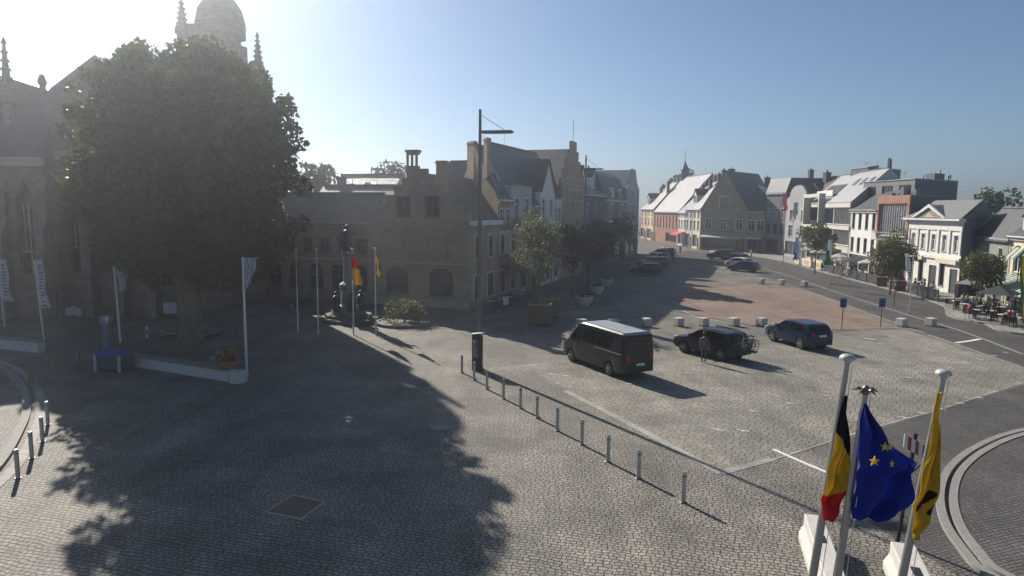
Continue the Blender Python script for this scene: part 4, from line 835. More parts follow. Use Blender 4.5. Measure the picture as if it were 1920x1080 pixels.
# ------------------------------------------------------------------ vehicles
def vehicle(name, label, cat, front, rear, spec, col, group=None, plate=True):
    """front/rear: ground points of the visible left wheels; local x forward, y left"""
    d = (front - rear).normalized(); L, W, H, wb, rf = spec['L'], spec['W'], spec['H'], spec['wb'], spec['r']
    lf = Vector((-d.y, d.x, 0)); side = spec.get('side', 1)
    c = (front + rear) / 2 - lf * (W/2 - .08) * side; c.z = .02
    t = thing(name, label, cat, c, math.atan2(d.y, d.x), group)
    key = spec['key']; top = spec['top']; belt = spec['belt']; tum = spec['tum']; bot = spec.get('bot', .24); ax = (wb/2 + spec.get('dx', 0), -wb/2 + spec.get('dx', 0))
    def zt(x):
        for (x0, z0), (x1, z1) in zip(top, top[1:]):
            if x0 <= x <= x1: return z0 + (z1-z0)*(x-x0)/(x1-x0 + 1e-9)
        return top[0][1] if x < top[0][0] else top[-1][1]
    def plan(x):
        e = spec.get('round', .75); k = max(0, (abs(x) - (L/2 - e)) / e); return 1 - .17 * k * k
    def hw(x, z): return plan(x) * (W/2 - tum * max(0, z - belt))
    if key not in KIDS:
        ar = rf + .07; xs = set(x for x, z in top)
        for a in ax: xs |= {a + ar*math.cos(math.pi*k/8) for k in range(9)} | {a-ar-.01, a+ar+.01}
        xs |= {-L/2 + .06, L/2 - .06, 0, -L/2+.25, L/2-.25, -L/2+.5, L/2-.5}; xs = sorted(xs); vs = []; fs = []
        for x in xs:
            zb = bot + .1 * max(0, (abs(x) - L/2 + .3) / .3)
            for a in ax:
                if abs(x-a) < ar: zb = max(zb, rf + math.sqrt(max(0, ar*ar - (x-a)**2)))
            z = zt(x); b1 = min(belt, z-.1); zm = max(zb+.06, min(.62, b1-.02)); b1 = max(b1, zm+.02); z = max(z, b1+.06); edge = .09 if z > belt + .2 else .16
            ring = [(hw(x, zb)*.97, zb), (hw(x, zm)+.01, zm), (hw(x, b1), b1), (hw(x, max(z-.07, b1+.02)), max(z-.07, b1+.02)), (hw(x, z)-edge, z)]
            ring = ring + [(-y, q) for y, q in reversed(ring)]
            vs += [(x, y, q) for y, q in ring]
        n = 10
        for i in range(len(xs)-1):
            for k in range(n): fs.append((i*n+k, i*n+(k+1) % n, (i+1)*n+(k+1) % n, (i+1)*n+k))
        fs += [tuple(range(n)), tuple(range((len(xs)-1)*n, len(xs)*n))[::-1]]
        KIDS[key] = (vs, fs)
    vs, fs = KIDS[key]; put('body', MB().add(vs, fs), col, t, smooth=32)
    # side windows
    for sgn, nm in ((1, 'side_window'), (-1, 'side_window')):
        for poly in spec['win']:
            pts = [(x, sgn*(hw(x, z)+.012), z) for x, z in poly]; put(nm, MB().face(pts), CGLASS, t)
    for nm, (xa, xb) in (('windscreen', spec['ws']), ('rear_window', spec['rw'])):
        za, zb = zt(xa), zt(xb); nx, nz = -(zb-za), (xb-xa); ln = math.hypot(nx, nz) * (1 if nz > 0 else -1); nx, nz = nx/ln*.012, nz/ln*.012
        if abs(nz) < .001: nx = -.014
        ya = max(hw(xa, za) - .16, .1); yb = max(hw(xb, zb) - .17, .1)
        put(nm, MB().face([(xa+nx, ya, za+nz), (xa+nx, -ya, za+nz), (xb+nx, -yb, zb+nz), (xb+nx, yb, zb+nz)]), CGLASS, t)
    for a in ax:
        for sgn in (1, -1):
            y = sgn*(W/2 - .11)
            wv = put('wheel', MB().lathe([(rf*.55, -.1), (rf*.93, -.1), (rf, -.06), (rf, .06), (rf*.93, .1), (rf*.55, .1)], 20, (0, 0, 0), 'y'), BLACK, t, smooth=40, loc=(a, y, rf))
            rm = MB().lathe([(rf*.64, sgn*.085), (rf*.62, sgn*.104), (rf*.5, sgn*.07), (rf*.14, sgn*.08), (rf*.1, sgn*.1), (.01, sgn*.1)], 20, (0, 0, 0), 'y')
            for k in range(5):
                q = k*2*math.pi/5; cx, cz = math.cos(q), math.sin(q); rm.tube([(cx*rf*.1, sgn*.098, cz*rf*.1), (cx*rf*.58, sgn*.105, cz*rf*.58)], .03, 5)
            put('rim', rm, STEEL, wv)
            put('wheel_well', MB().lathe([(rf+.05, -.1), (rf+.05, .06), (.02, .06)], 16, (a, y-sgn*.14, rf), 'y'), BLACK, t)
    xr = -L/2; zb_ = spec['tail'][0]; th = spec['tail'][1]
    for sgn in (1, -1):
        yy = sgn*(hw(xr+.03, zb_+th)-.115)
        put('tail_light', MB().box(xr-.015, xr+.3, yy-.11, yy+.115, zb_, zb_+th), paint('tail_red', (.28, .012, .014), .25), t, bevel=.02)
        put('headlight', MB().box(L/2-.42, L/2-.02, sgn*(hw(L/2-.2, .7)-.17)-.14, sgn*(hw(L/2-.2, .7)-.17)+.15, spec['hl'], spec['hl']+.17), glass('lamp_glass', (.5, .5, .5), .1), t, bevel=.03)
        mx = spec['mir']; put('mirror', MB().box(mx-.08, mx+.1, sgn*(W/2+.03)-.11 , sgn*(W/2+.03)+.11, belt+.04, belt+.2 + spec.get('mh', 0)), col, t, bevel=.03)
    hd = MB()
    for sgn in (1, -1):
        for x in spec['hand']: put('door_handle', MB().box(x-.1, x+.1, sgn*(W/2-.01), sgn*(W/2+.025), belt-.16, belt-.12), STEEL if spec.get('chrome') else col, t)
    put('bumper', MB().box(xr-.03, xr+.2, -W/2*.84, W/2*.84, bot+.06, bot+.3), BLACK, t, bevel=.04)
    put('grille', MB().box(L/2-.12, L/2+.015, -W/2*.55, W/2*.55, .42, .66), BLACK, t, bevel=.02)
    put('number_plate', MB().box(xr-.05, xr-.032, -.26, .26, spec['plate'], spec['plate']+.12), paint('plate_white', (.7, .7, .66), .5), t)
    for x in spec.get('seams', ()):
        for sgn in (1, -1): put('door_seam', MB().add([(x-.008, sgn*(hw(x, .35)+.013), .4), (x+.008, sgn*(hw(x, .35)+.013), .4), (x+.008, sgn*(hw(x, belt)+.004), belt-.02), (x-.008, sgn*(hw(x, belt)+.004), belt-.02)], [(0, 1, 2, 3)]), BLACK, t)
    return t
HATCH = dict(key='hatch', L=4.3, W=1.8, H=1.5, wb=2.62, r=.32, belt=.95, tum=.32, tail=(.8, .18), hl=.62, plate=.78, mir=.85, hand=(.0, -.85), seams=(.95, .02, -.85),
    top=[(-2.15, .92), (-2.06, 1.0), (-1.75, 1.38), (-1.5, 1.46), (-.6, 1.52), (.1, 1.5), (.4, 1.44), (1.2, .99), (1.9, .83), (2.13, .7)], win=[[(.95, .98), (.32, 1.38), (-.02, 1.42), (-.02, .98)], [(-.1, .98), (-.1, 1.42), (-.85, 1.42), (-.85, .98)], [(-.92, .98), (-.92, 1.42), (-1.35, 1.38), (-1.6, 1.1), (-1.55, 1.0)]], ws=(1.13, .45), rw=(-2.0, -1.72))
SUV = dict(key='suv', L=4.45, W=1.86, H=1.65, wb=2.66, r=.36, belt=1.08, tum=.30, tail=(.95, .2), hl=.75, plate=.9, mir=.8, hand=(.0, -.9), seams=(.9, .0, -.92), bot=.3,
    top=[(-2.22, 1.05), (-2.14, 1.15), (-1.85, 1.55), (-1.65, 1.63), (-.6, 1.68), (.1, 1.66), (.38, 1.6), (1.12, 1.12), (1.9, 1.0), (2.18, .86)], win=[[(.88, 1.12), (.3, 1.52), (-.04, 1.57), (-.04, 1.12)], [(-.12, 1.12), (-.12, 1.57), (-.9, 1.58), (-.9, 1.12)], [(-.97, 1.12), (-.97, 1.57), (-1.4, 1.54), (-1.7, 1.25), (-1.65, 1.14)]], ws=(1.05, .43), rw=(-2.09, -1.84))
VAN = dict(key='van', L=5.95, W=2.02, H=2.38, wb=3.6, r=.36, belt=1.25, tum=.13, tail=(.95, .42), hl=.85, plate=.72, mir=1.75, mh=.2, hand=(1.15, .35), bot=.3, dx=.15, round=.35, seams=(1.9, .95, -.35),
    top=[(-2.97, 2.2), (-2.9, 2.3), (-2.6, 2.36), (0, 2.4), (1.0, 2.4), (1.3, 2.34), (2.15, 1.42), (2.3, 1.3), (2.85, 1.08), (2.96, .9)], win=[[(1.95, 1.42), (1.95, 1.52), (1.42, 2.08), (1.05, 2.1), (1.05, 1.4)], [(.85, 1.42), (.85, 2.1), (-.3, 2.12), (-.3, 1.42)], [(-.42, 1.42), (-.42, 2.12), (-2.75, 2.1), (-2.75, 1.42)]], ws=(2.12, 1.36), rw=(-2.965, -2.93))
van_col = plain('van_paint', (.012, .0125, .015), .28, 0, .08, 2); sheen = plain('van_roof', (.50, .54, .56), .35, .2, .08, 2)  # pale roof colour is reflected sky painted onto the dark van
v = vehicle('parked_van', 'black passenger van with roof rails and sky sheen painted on its roof, parked nearest the lamp post', 'van', G(1074, 679), G(1146, 706), VAN, van_col)
put('roof_sky_sheen', MB().add([(-2.6, .72, 2.375), (-2.6, -.72, 2.375), (0, -.73, 2.415), (0, .73, 2.415), (1.0, .72, 2.415), (1.0, -.72, 2.415)], [(0, 1, 2, 3), (3, 2, 5, 4)]), sheen, v)
rb = MB()
for i in range(5): y = -.6+i*.3; rb.add([(-2.5, y-.03, 2.386), (-2.5, y+.03, 2.386), (0, y+.03, 2.425), (0, y-.03, 2.425), (.9, y+.03, 2.424), (.9, y-.03, 2.424)], [(0, 1, 2, 3), (3, 2, 4, 5)])
put('roof_rib', rb, GREYM, v)
for sg in (1, -1):
    put('slide_rail', MB().box(-2.7, -.4, sg*1.006, sg*1.03, 1.28, 1.31), STEEL, v)
    put('rubbing_strip', MB().box(-1.1, 1.2, sg*1.01, sg*1.04, .62, .72), BLACK, v)
    put('rear_door_window', MB().face([(-2.985, sg*.1, 1.5), (-2.985, sg*.72, 1.5), (-2.968, sg*.7, 2.08), (-2.968, sg*.1, 2.08)]), CGLASS, v)
blk = plain('black_paint', (.02, .021, .024), .25, .3, .08, 2)
c2 = vehicle('parked_car', 'black car with bicycles on its rear rack and a person beside it', 'car', G(1287, 663), G(1346, 676), SUV, blk, 'cars parked on the square')
vehicle('parked_car', 'bright blue compact car parked alone right of the car with bicycles', 'car', G(1448, 640), G(1500, 655), SUV, plain('blue_paint', (.01, .032, .075), .22, .3, .08, 2), 'cars parked on the square')
carcols = {'black': (.02, .02, .022), 'grey': (.12, .125, .13), 'silver': (.42, .43, .44), 'white': (.6, .6, .6), 'blue': (.06, .07, .20), 'red': (.10, .025, .03)}
CC = {k: plain('car_paint_' + k, v_, .28, .3, .06, 2) for k, v_ in carcols.items()}
# distant cars: visible flank of the left group is their right side as they point to the terrace
for fx, fy, rx, ry, cn, sp, lb in ((1192, 515, 1230, 516, 'black', HATCH, 'dark car nearest the camera in the left parked row, half in shade'), (1210, 503, 1246, 503, 'grey', SUV, 'grey car second from the camera in the left parked row'), (1222, 492, 1255, 491, 'silver', HATCH, 'silver car third from the camera in the left parked row'), (1232, 485, 1260, 484, 'black', SUV, 'black car fourth from the camera in the left parked row'), (1238, 479.5, 1264, 479, 'white', HATCH, 'white car farthest back in the left parked row')):
    f, r = G(fx, fy), G(rx, ry); s2 = dict(sp); s2['side'] = 1
    d = (f-r).normalized(); s2['side'] = 1 if Vector((-d.y, d.x)).dot(Vector((0, -1))) > 0 else -1
    vehicle('parked_car', lb, 'car', (f+r)/2 + d*1.31, (f+r)/2 - d*1.31, s2, CC[cn], 'cars parked on the square')
for fx, fy, rx, ry, cn, sp, lb in ((1368, 508, 1412, 511, 'blue', HATCH, 'dark blue car nearest the camera in the right parked row'), (1358, 499, 1398, 503, 'white', HATCH, 'white car second from the camera in the right parked row'), (1354, 492, 1392, 496, 'blue', SUV, 'dark blue taller car third from the camera in the right parked row'), (1350, 487, 1384, 490, 'black', HATCH, 'black car fourth from the camera in the right parked row'), (1342, 481, 1370, 482.5, 'grey', HATCH, 'grey car half hidden at the back of the right parked row'), (1334, 486, 1362, 487, 'red', SUV, 'dark red car at the far left end of the right parked row')):
    f, r = G(fx, fy), G(rx, ry); s2 = dict(sp); d = (f-r).normalized(); s2['side'] = 1 if Vector((-d.y, d.x)).dot(Vector((0, -1))) > 0 else -1
    vehicle('parked_car', lb, 'car', (f+r)/2 + d*1.31, (f+r)/2 - d*1.31, s2, CC[cn], 'cars parked on the square')
# bicycles on the rack behind the second car
mw = Matrix.Translation(c2.location) @ Matrix.Rotation(c2.rotation_euler.z, 4, 'Z')
rk = MB().box(-2.75, -2.2, -.5, -.44, .52, .57).box(-2.75, -2.2, .44, .5, .52, .57)
for x in (-2.42, -2.62): rk.box(x-.06, x+.06, -.75, .75, .571, .6)
rk.tube([(-2.3, 0, .6), (-2.3, 0, 1.25)], .025, 6).tube([(-2.3, 0, 1.2), (-2.62, 0, 1.2)], .02, 6); put('bike_rack', rk, GREYM, c2)
put('roof_rail', MB().box(-1.5, .2, -.66, -.62, 1.68, 1.73).box(-1.5, .2, .62, .66, 1.68, 1.73), STEEL, c2)
def bicycle(label, loc, rz, col, group=None):
    t = thing('bicycle', label, 'bicycle', loc, rz, group); r = .34
    for x in (-.52, .52):
        wv = MB(); pts = [(x+r*math.cos(q), 0, r+r*math.sin(q)) for q in [2*math.pi*k/20 for k in range(21)]]; wv.tube(pts, .022, 6)
        w_ = put('wheel', wv, BLACK, t); sp = MB()
        for k in range(8): q = math.pi*k/8; sp.tube([(x-.32*math.cos(q), 0, r-.32*math.sin(q)), (x+.32*math.cos(q), 0, r+.32*math.sin(q))], .005, 4)
        put('spokes', sp, STEEL, w_)
    fr = MB()
    for a, b in (((-.52, 0, r), (-.1, 0, .3)), ((-.1, 0, .3), (-.24, 0, .82)), ((-.52, 0, r), (-.22, 0, .75)), ((-.1, 0, .3), (.4, 0, .72)), ((-.22, 0, .75), (.36, 0, .82)), ((.36, 0, .95), (.52, 0, r))): fr.tube([a, b], .022, 6)
    put('frame', fr, col, t); put('handlebar', MB().tube([(.36, 0, .95), (.36, 0, 1.02)], .016, 5).tube([(.24, -.28, 1.03), (.38, -.2, 1.03), (.38, .2, 1.03), (.24, .28, 1.03)], .014, 5), BLACK, t)
    put('saddle', MB().box(-.36, -.12, -.07, .07, .9, .95).tube([(-.24, 0, .8), (-.25, 0, .9)], .015, 5), BLACK, t, bevel=.02); return t
for x, cl, lb in ((-2.42, paint('bike_white', (.5, .5, .5), .4), 'pale bicycle on the car rack, next to the tailgate'), (-2.62, paint('bike_dark', (.04, .04, .05), .4), 'dark bicycle on the outer side of the car rack')):
    q = mw @ Vector((x, 0, .6)); bicycle(lb, q, c2.rotation_euler.z + math.pi/2, cl, 'bicycles on the car rack')

# ------------------------------------------------------------------ street furniture
# steel bollards along the footway
bp = [(866, 699), (889, 713), (913, 730), (944, 748), (976, 766), (1007, 784), (1045, 808), (1091, 834), (1140, 866), (1197, 897), (1281, 942)]
def bollard(label, p, rz=0, group='steel bollards along the footway', h=.95, r=.065):
    t = thing('bollard', label, 'bollard', p, rz, group)
    put('post', MB().lathe([(r, -.02), (r, h-.03), (r*.8, h)], 12), STEEL, t, smooth=40); put('collar', MB().lathe([(r+.006, h*.84), (r+.006, h*.88)], 12), GREYM, t); put('foot_plate', MB().lathe([(r*1.7, -.01), (r*1.7, .02), (r*1.5, .03)], 12), GREYM, t); return t
b0 = None
for i, (x, y) in enumerate(bp):
    lb = 'steel bollard nearest the camera at the end of the row' if i == 10 else f'{ORD[i]} steel bollard of the row, counted from the dark information column'
    b0 = bollard(lb, G(x, y)) if b0 is None else dup(b0, G(x, y), label=lb)
for i, (x, y) in enumerate([(90, 797), (80, 829), (60, 860), (34, 897)]):
    dup(b0, G(x, y), label=f'{["farthest", "second farthest", "third farthest", "nearest"][i]} thin steel bollard of the four beside the curved pavement kerb')['group'] = 'thin steel bollards beside the kerb'
def timber_bollard(label, p):
    t = thing('wooden_bollard', label, 'bollard', p, 0, 'brown posts by the shaded kerb'); put('post', MB().lathe([(.09, -.02), (.09, .9), (.06, .95)], 10), plain('timber', (.20, .14, .09), .85, 0, .3, 6), t); put('band', MB().lathe([(.095, .72), (.095, .78)], 10), GREYM, t); return t
tb0 = timber_bollard('leftmost brown post in the deep shade beside the kerb', G(58, 716))
dup(tb0, G(104, 702), label='middle brown post in the deep shade beside the kerb'); dup(tb0, G(148, 693), label='rightmost brown post in the shade, left of the blue covered table')
# white concrete cubes round the brick square
def cube(label, p):
    t = thing('concrete_cube', label, 'concrete block', p, R(24), 'white concrete cubes on the square')
    put('block', MB().box(-.3, .3, -.3, .3, .05, .62), CONC, t, bevel=.03); put('plinth', MB().box(-.24, .24, -.24, .24, 0, .05), DARK, t); return t
cpix = [((1091, 614), 'leftmost white cube, behind the van windscreen'), ((1150, 614), 'white cube just behind the roof of the van'), ((1212, 612), 'white cube right of the van roof, standing free'), ((1272, 611), 'white cube left of the black car, on grey paving'), ((1319, 611), 'white cube behind the bonnet of the black car'), ((1376, 611), 'white cube behind the rear of the black car'), ((1428, 611), 'white cube left of the blue car'),
        ((1690, 612), 'white cube right of the two blue disc signs'), ((1745, 611), 'rightmost white cube at the edge of the road'), ((1427, 532), 'far white cube nearest the parked cars'), ((1465, 534), 'far white cube in the middle of three by the road'), ((1508, 537), 'far white cube at the foot of the blue white banner')]
k0 = None
for (x, y), lb in cpix: k0 = cube(lb, G(x, y)) if k0 is None else dup(k0, G(x, y), label=lb)
# lamp posts
def lamp_post(label, base, topy, army):
    ht = ZAT(base, topy); ah = ZAT(base, army); t = thing('lamp_post', label, 'street lamp', base, R(-12), 'tall lamp posts with flat heads')
    put('pole', MB().lathe([(.13, 0), (.12, ht*.5), (.07, ht)], 14), GREYM, t, smooth=40); put('base_plate', MB().lathe([(.24, -.01), (.24, .05), (.14, .06)], 14), DARK, t)
    hd = put('lamp_head', MB().box(.05, 1.72, -.33, .33, ah-.03, ah+.06).box(.1, 1.67, -.28, .28, ah-.055, ah-.041), plain('lamp_grey', (.16, .14, .14), .5, .3, .1, 3), t, bevel=.02)
    put('diffuser', MB().box(.4, 1.55, -.22, .22, ah-.07, ah-.056), plain('lens', (.3, .3, .28), .3, 0, .05, 3), hd)
    put('stay_cable', MB().tube([(.05, 0, ht-.3), (1.3, 0, ah+.1)], .015, 5), GREYM, t); return t
lamp_post('tall slim lamp post with flat rectangular head, beside the row of bollards', G(898, 690), 205, 248)
lamp_post('second tall lamp post farther away, in front of the dark terraced houses', G(1093, 552), 291, 317)
p = G(895, 694)
t = thing('information_column', 'dark information column with pale printed panel at the foot of the lamp post', 'information column', p, R(-18))
hc = ZAT(p, 626); put('column', MB().box(-.27, .27, -.13, .13, 0, hc-.06), DARK, t, bevel=.02); put('cap', MB().prism([(-.33, hc-.05), (.33, hc+.05), (.33, hc+.1), (-.33, hc)], -.2, .2, 'y'), ALU, t)
pn = put('panel', MB().box(-.22, .12, -.145, -.131, hc*.35, hc*.86), plain('info_panel', (.09, .085, .09), .4, 0, .15, 3), t)
mk = MB().lathe([(.09, -.15), (.09, -.146)], 12, (-.12, 0, hc*.8), 'y')
for i in range(9): mk.box(-.2, random.uniform(-.08, .1), -.15, -.146, hc*(.40+.035*i), hc*(.415+.035*i))
put('printed_marks', mk, plain('info_print', (.42, .40, .40), .5, 0, .1, 3), pn)
# blue disc signs
for px, y0, y1, lb in ((1578, 618, 560, 'left blue parking disc sign on a thin red brown post'), (1651, 613, 560, 'right blue parking disc sign on a thin red brown post')):
    p = G(px, y0); h_ = ZAT(p, y1); t = thing('parking_sign', lb, 'road sign', p, R(-25), 'blue disc signs by the brick square')
    put('post', MB().tube([(0, 0, 0), (0, 0, h_)], .035, 6), plain('rust_post', (.22, .09, .06), .6, .2, .2, 4), t)
    sg = put('sign_plate', MB().box(-.22, .22, -.06, -.03, h_-.66, h_+.04), paint('sign_blue', (.02, .09, .30), .4), t, bevel=.02); put('emblem', MB().lathe([(.13, -.068), (.13, -.061), (.09, -.069)], 14, (0, 0, h_-.22), 'y').box(-.12, .12, -.066, -.061, h_-.58, h_-.42), DARK, sg)
# ---------- flags
def cloth(name, rows, Y, ncol, mats, matf, parent, amp=.10, waves=2.5, sub=4):
    """hanging cloth: rows of (py, left px, right px) measured at distance Y, with folds in depth"""
    RR = []
    for i in range(len(rows)-1):
        for k in range(sub): t = k/sub; RR.append(tuple(a+(b-a)*t for a, b in zip(rows[i], rows[i+1])))
    RR.append(rows[-1]); vs = []; mb = MB()
    for i, (y, l, r) in enumerate(RR):
        for j in range(ncol+1):
            s_ = j/ncol; e = amp*math.sin(s_*math.pi*waves + i/sub)*min(1, (r-l)/25)*(.3+.7*s_); q = ATY(l+(r-l)*s_ + 1.2*math.sin(i*3.6/sub+s_*ncol*min(1, 10/ncol)), y, Y); vs.append((q.x, q.y + e + .03*math.sin(i*2.8/sub), q.z))
    for i in range(len(RR)-1):
        for j in range(ncol):
            a = i*(ncol+1)+j; cy = (RR[i][0]+RR[i+1][0])/2; cx = (RR[i][1]+(RR[i][2]-RR[i][1])*(j+.5)/ncol)
            mb.add([vs[a], vs[a+1], vs[a+ncol+2], vs[a+ncol+1]], [(0, 1, 2, 3)], matf(cx, cy, (j+.5)/ncol))
    o = parent.matrix_basis.translation; mb.v = [(x-o.x, y-o.y, z-o.z) for x, y, z in mb.v]
    f = put(name, mb, mats, parent, smooth=80); sm = f.modifiers.new('thickness', 'SOLIDIFY'); sm.thickness = .006; return f
def canvas(name, c):
    if name in MATS: return MATS[name]
    q, n, l, b = _mat(name); tc = n.new('ShaderNodeTexCoord').outputs['Object']
    r = ramp(n, l, noise(n, l, tc, 6), .25, .75, tuple(v*.88 for v in c)+(1,), tuple(min(1, v*1.1) for v in c)+(1,)); l.new(r, b.inputs['Base Color']); b.inputs['Roughness'].default_value = .8; b.inputs['Specular IOR Level'].default_value = .2
    tr = n.new('ShaderNodeBsdfTranslucent'); l.new(r, tr.inputs[0]); mx = n.new('ShaderNodeMixShader'); mx.inputs[0].default_value = .4; l.new(b.outputs[0], mx.inputs[1]); l.new(tr.outputs[0], mx.inputs[2]); l.new(mx.outputs[0], n['Material Output'].inputs[0])
    MATS[name] = q; return q
FB, FY, FR, FE, FW = canvas('flag_black', (.015, .015, .02)), canvas('flag_yellow', (.62, .43, .03)), canvas('flag_red', (.55, .03, .03)), canvas('flag_blue', (.02, .045, .34)), canvas('flag_white', (.62, .63, .68))
def front_pole(label, top, bot, Y, r=.06, finial='mushroom'):
    a = ATY(top[0], top[1], Y); b = ATY(bot[0], bot[1], Y); d = (b-a).normalized(); b = a + d*(a.z/-d.z)
    t = thing('flagpole', label, 'flagpole', Vector((b.x, b.y, 0)), 0, 'three flagpoles close to the camera'); o = t.location
    put('pole', MB().tube([b-o, (b-o).lerp(a-o, .6), a-o], [r*1.25, r*.95, r*.62], 14), plain('pole_alu', (.36, .36, .36), .3, .6, .06, 6), t, smooth=50)
    q = a-o
    if finial == 'mushroom': put('finial', MB().lathe([(.03, -.05), (.055, -.03), (.05, 0), (.105, .02), (.11, .05), (.075, .085), (.01, .10)], 18, tuple(q)), plain('finial', (.48, .46, .42), .4, .2, .08, 6), t, smooth=60)
    else:
        mb = MB().lathe([(.03, -.06), (.06, -.03), (.05, .05), (.02, .08)], 12, tuple(q))
        for k in range(5): an = k*2*math.pi/5; mb.tube([(q.x, q.y, q.z+.0), (q.x+.1*math.cos(an), q.y+.1*math.sin(an), q.z+.03), (q.x+.17*math.cos(an), q.y+.17*math.sin(an), q.z-.01)], [.03, .025, .008], 6)
        put('finial', mb, plain('finial_dark', (.16, .14, .11), .4, .5, .2, 6), t)
    put('halyard', MB().tube([q*1.0+Vector((.05, -.05, -.05)), (b-o).lerp(q, .5)+Vector((.09, -.08, 0)), (b-o).lerp(q, .25)+Vector((.06, -.06, 0))], .006, 4), ALU, t)
    return t
YF = 9.4
fp = front_pole('flagpole with mushroom top carrying the black yellow red flag', (1589, 676), (1524, 1080), YF)
fl = thing('flag', 'black, yellow and red flag hanging limp on the left front flagpole', 'flag', ATY(1580, 745, YF-.12))
cloth('cloth', [(742, 1584, 1590), (800, 1572, 1592), (850, 1562, 1592), (885, 1554, 1592), (912, 1546, 1590), (938, 1541, 1582), (960, 1541, 1577), (978, 1548, 1572)], YF-.12, 26, [FB, FY, FR], lambda x, y, s: 0 if y < 800 + (x-1565)*2.0 else (1 if y < 936 - abs(x-1556)*.75 else 2), fl, .07, sub=12)
fp = front_pole('middle front flagpole with knobbly dark top carrying the blue flag with stars', (1623, 733), (1570, 1080), YF-.3, finial='crown')
fl = thing('flag', 'blue flag with yellow stars spread from the middle front flagpole', 'flag', ATY(1620, 757, YF-.42))
cl = cloth('cloth', [(757, 1621, 1624), (790, 1617, 1640), (825, 1612, 1662), (850, 1609, 1692), (872, 1606, 1727), (888, 1604, 1706), (915, 1602, 1701), (945, 1600, 1696), (960, 1599, 1676), (972, 1598, 1650)], YF-.42, 18, [FE], lambda x, y, s: 0, fl, .16, 3.5)
for sx, sy, sr in ((1640, 865, .075), (1660, 838, .07), (1669, 839, .05), (1673, 870, .06)):
    q = ATY(sx, sy, YF-.60); st = [(q.x + sr*(1 if k % 2 == 0 else .4)*math.sin(k*math.pi/5)*(.55 if sx == 1673 else 1), q.z + sr*(1 if k % 2 == 0 else .4)*math.cos(k*math.pi/5)) for k in range(10)]; o = fl.location
    put('star', MB().prism([(x-o.x, z-o.z) for x, z in st], q.y-o.y, q.y-o.y+.012, 'y'), canvas('star_yellow', (.75, .60, .12)), fl)
fp = front_pole('right front flagpole with mushroom top carrying the yellow flag', (1769, 705), (1692, 1080), YF)
fl = thing('flag', 'yellow flag with black lion, hanging bunched on the right front flagpole', 'flag', ATY(1760, 738, YF-.12))
cloth('cloth', [(736, 1757, 1766), (800, 1750, 1764), (850, 1740, 1761), (895, 1731, 1757), (925, 1718, 1753), (950, 1712, 1751), (975, 1712, 1746), (995, 1713, 1738), (1012, 1713, 1722)], YF-.12, 26, [FY, FB], lambda x, y, s: 1 if (920 < y < 962 and .18 < s < .88 and math.sin(x*.34+y*.21) > -.2 and not (932 < y < 946 and .3 < s < .5)) else 0, fl, .09, sub=10)
# concrete barrier blocks, long bodies pointing out under the camera
for (xa, ya, xb, yb, xc, yc, wpx), lb in (((1503, 985, 1541, 985, 1575, 1180, 0), 'long pale concrete barrier block under the left front flagpole'), ((1664, 1042, 1712, 1042, 1745, 1200, 0), 'long pale concrete barrier block under the right front flagpole')):
    a, b = G(xa, ya+28), G(xb, ya+28); d = (G(xc, yc) - (a+b)/2).normalized(); wv = (b-a).length; t = thing('barrier_block', lb, 'concrete block', (a+b)/2, math.atan2(d.y, d.x), 'concrete barrier blocks near the flagpoles')
    put('block', MB().prism([(-wv*.62, 0), (wv*.62, 0), (wv*.62, .2), (wv*.42, .42), (wv*.42, .72), (-wv*.42, .72), (-wv*.42, .42), (-wv*.62, .2)], 0, 5.5, 'x'), CONC, t, bevel=.03)
    put('lifting_slot', MB().box(1.2, 1.6, -wv*.15, wv*.15, .722, .73), DARK, t); put('lifting_slot', MB().box(3.9, 4.3, -wv*.15, wv*.15, .722, .73), DARK, t)
# dark post with striped board behind the flags
p = G(1683, 1016); hp = ZAT(p, 812); t = thing('post_sign', 'dark leaning post with white and red striped board, behind the blue flag', 'road sign', p, R(-10)); pt = ATY(1716, 812, p.y) - p
put('post', MB().tube([(0, 0, 0), pt], .05, 8), DARK, t)
bm_ = MB(); 
for i in range(8): x = pt.x-.30+i*.09; bm_.prism([(x, pt.z-.35-i*.05), (x+.09, pt.z-.40-i*.05), (x+.09, pt.z-.05-i*.05), (x, pt.z-.0-i*.05)], -.09, -.065, 'y', i % 2)
put('striped_board', bm_, [paint('board_white', (.62, .60, .57), .6), paint('board_red', (.30, .06, .05), .6)], t)
put('bracket', MB().tube([(pt.x*.6, 0, pt.z*.62), (pt.x*.6+.25, 0, pt.z*.72)], .02, 5), DARK, t)
# four flagpoles by the monument
for i, (bx, by, tx, ty, lb) in enumerate([(559, 625, 557.5, 468, 'far flagpole with drooping dark flag, leftmost of the four by the monument'), (597, 626, 595, 468, 'bare far flagpole, second of the four by the monument'), (663, 628, 660, 468, 'far flagpole carrying the red and yellow flag'), (705, 629, 703, 467, 'far flagpole carrying the small yellow and black flag')]):
    p = G(bx, by); hh = ZAT(p, ty); t = thing('flagpole', lb, 'flagpole', p, 0, 'four flagpoles by the monument')
    put('pole', MB().tube([(0, 0, 0), (0, 0, hh)], [.055, .035], 8), ALU, t, smooth=50); put('finial', MB().lathe([(.03, hh), (.09, hh+.03), (.08, hh+.08), (.01, hh+.1)], 10), ALU, t)
Y4 = G(663, 628).y - .08
f1 = thing('flag', 'limp red and yellow flag on the third far flagpole', 'flag', ATY(662, 476, Y4))
cloth('cloth', [(476, 659, 664), (490, 659, 670), (505, 660, 674), (520, 662, 678), (532, 664, 680), (535, 668, 680)], Y4, 8, [FR, FY], lambda x, y, s: 0 if y < 504 + (x-668)*.4 else 1, f1, .12)
f1 = thing('flag', 'small yellow flag with black edge on the fourth far flagpole', 'flag', ATY(704, 478, Y4))
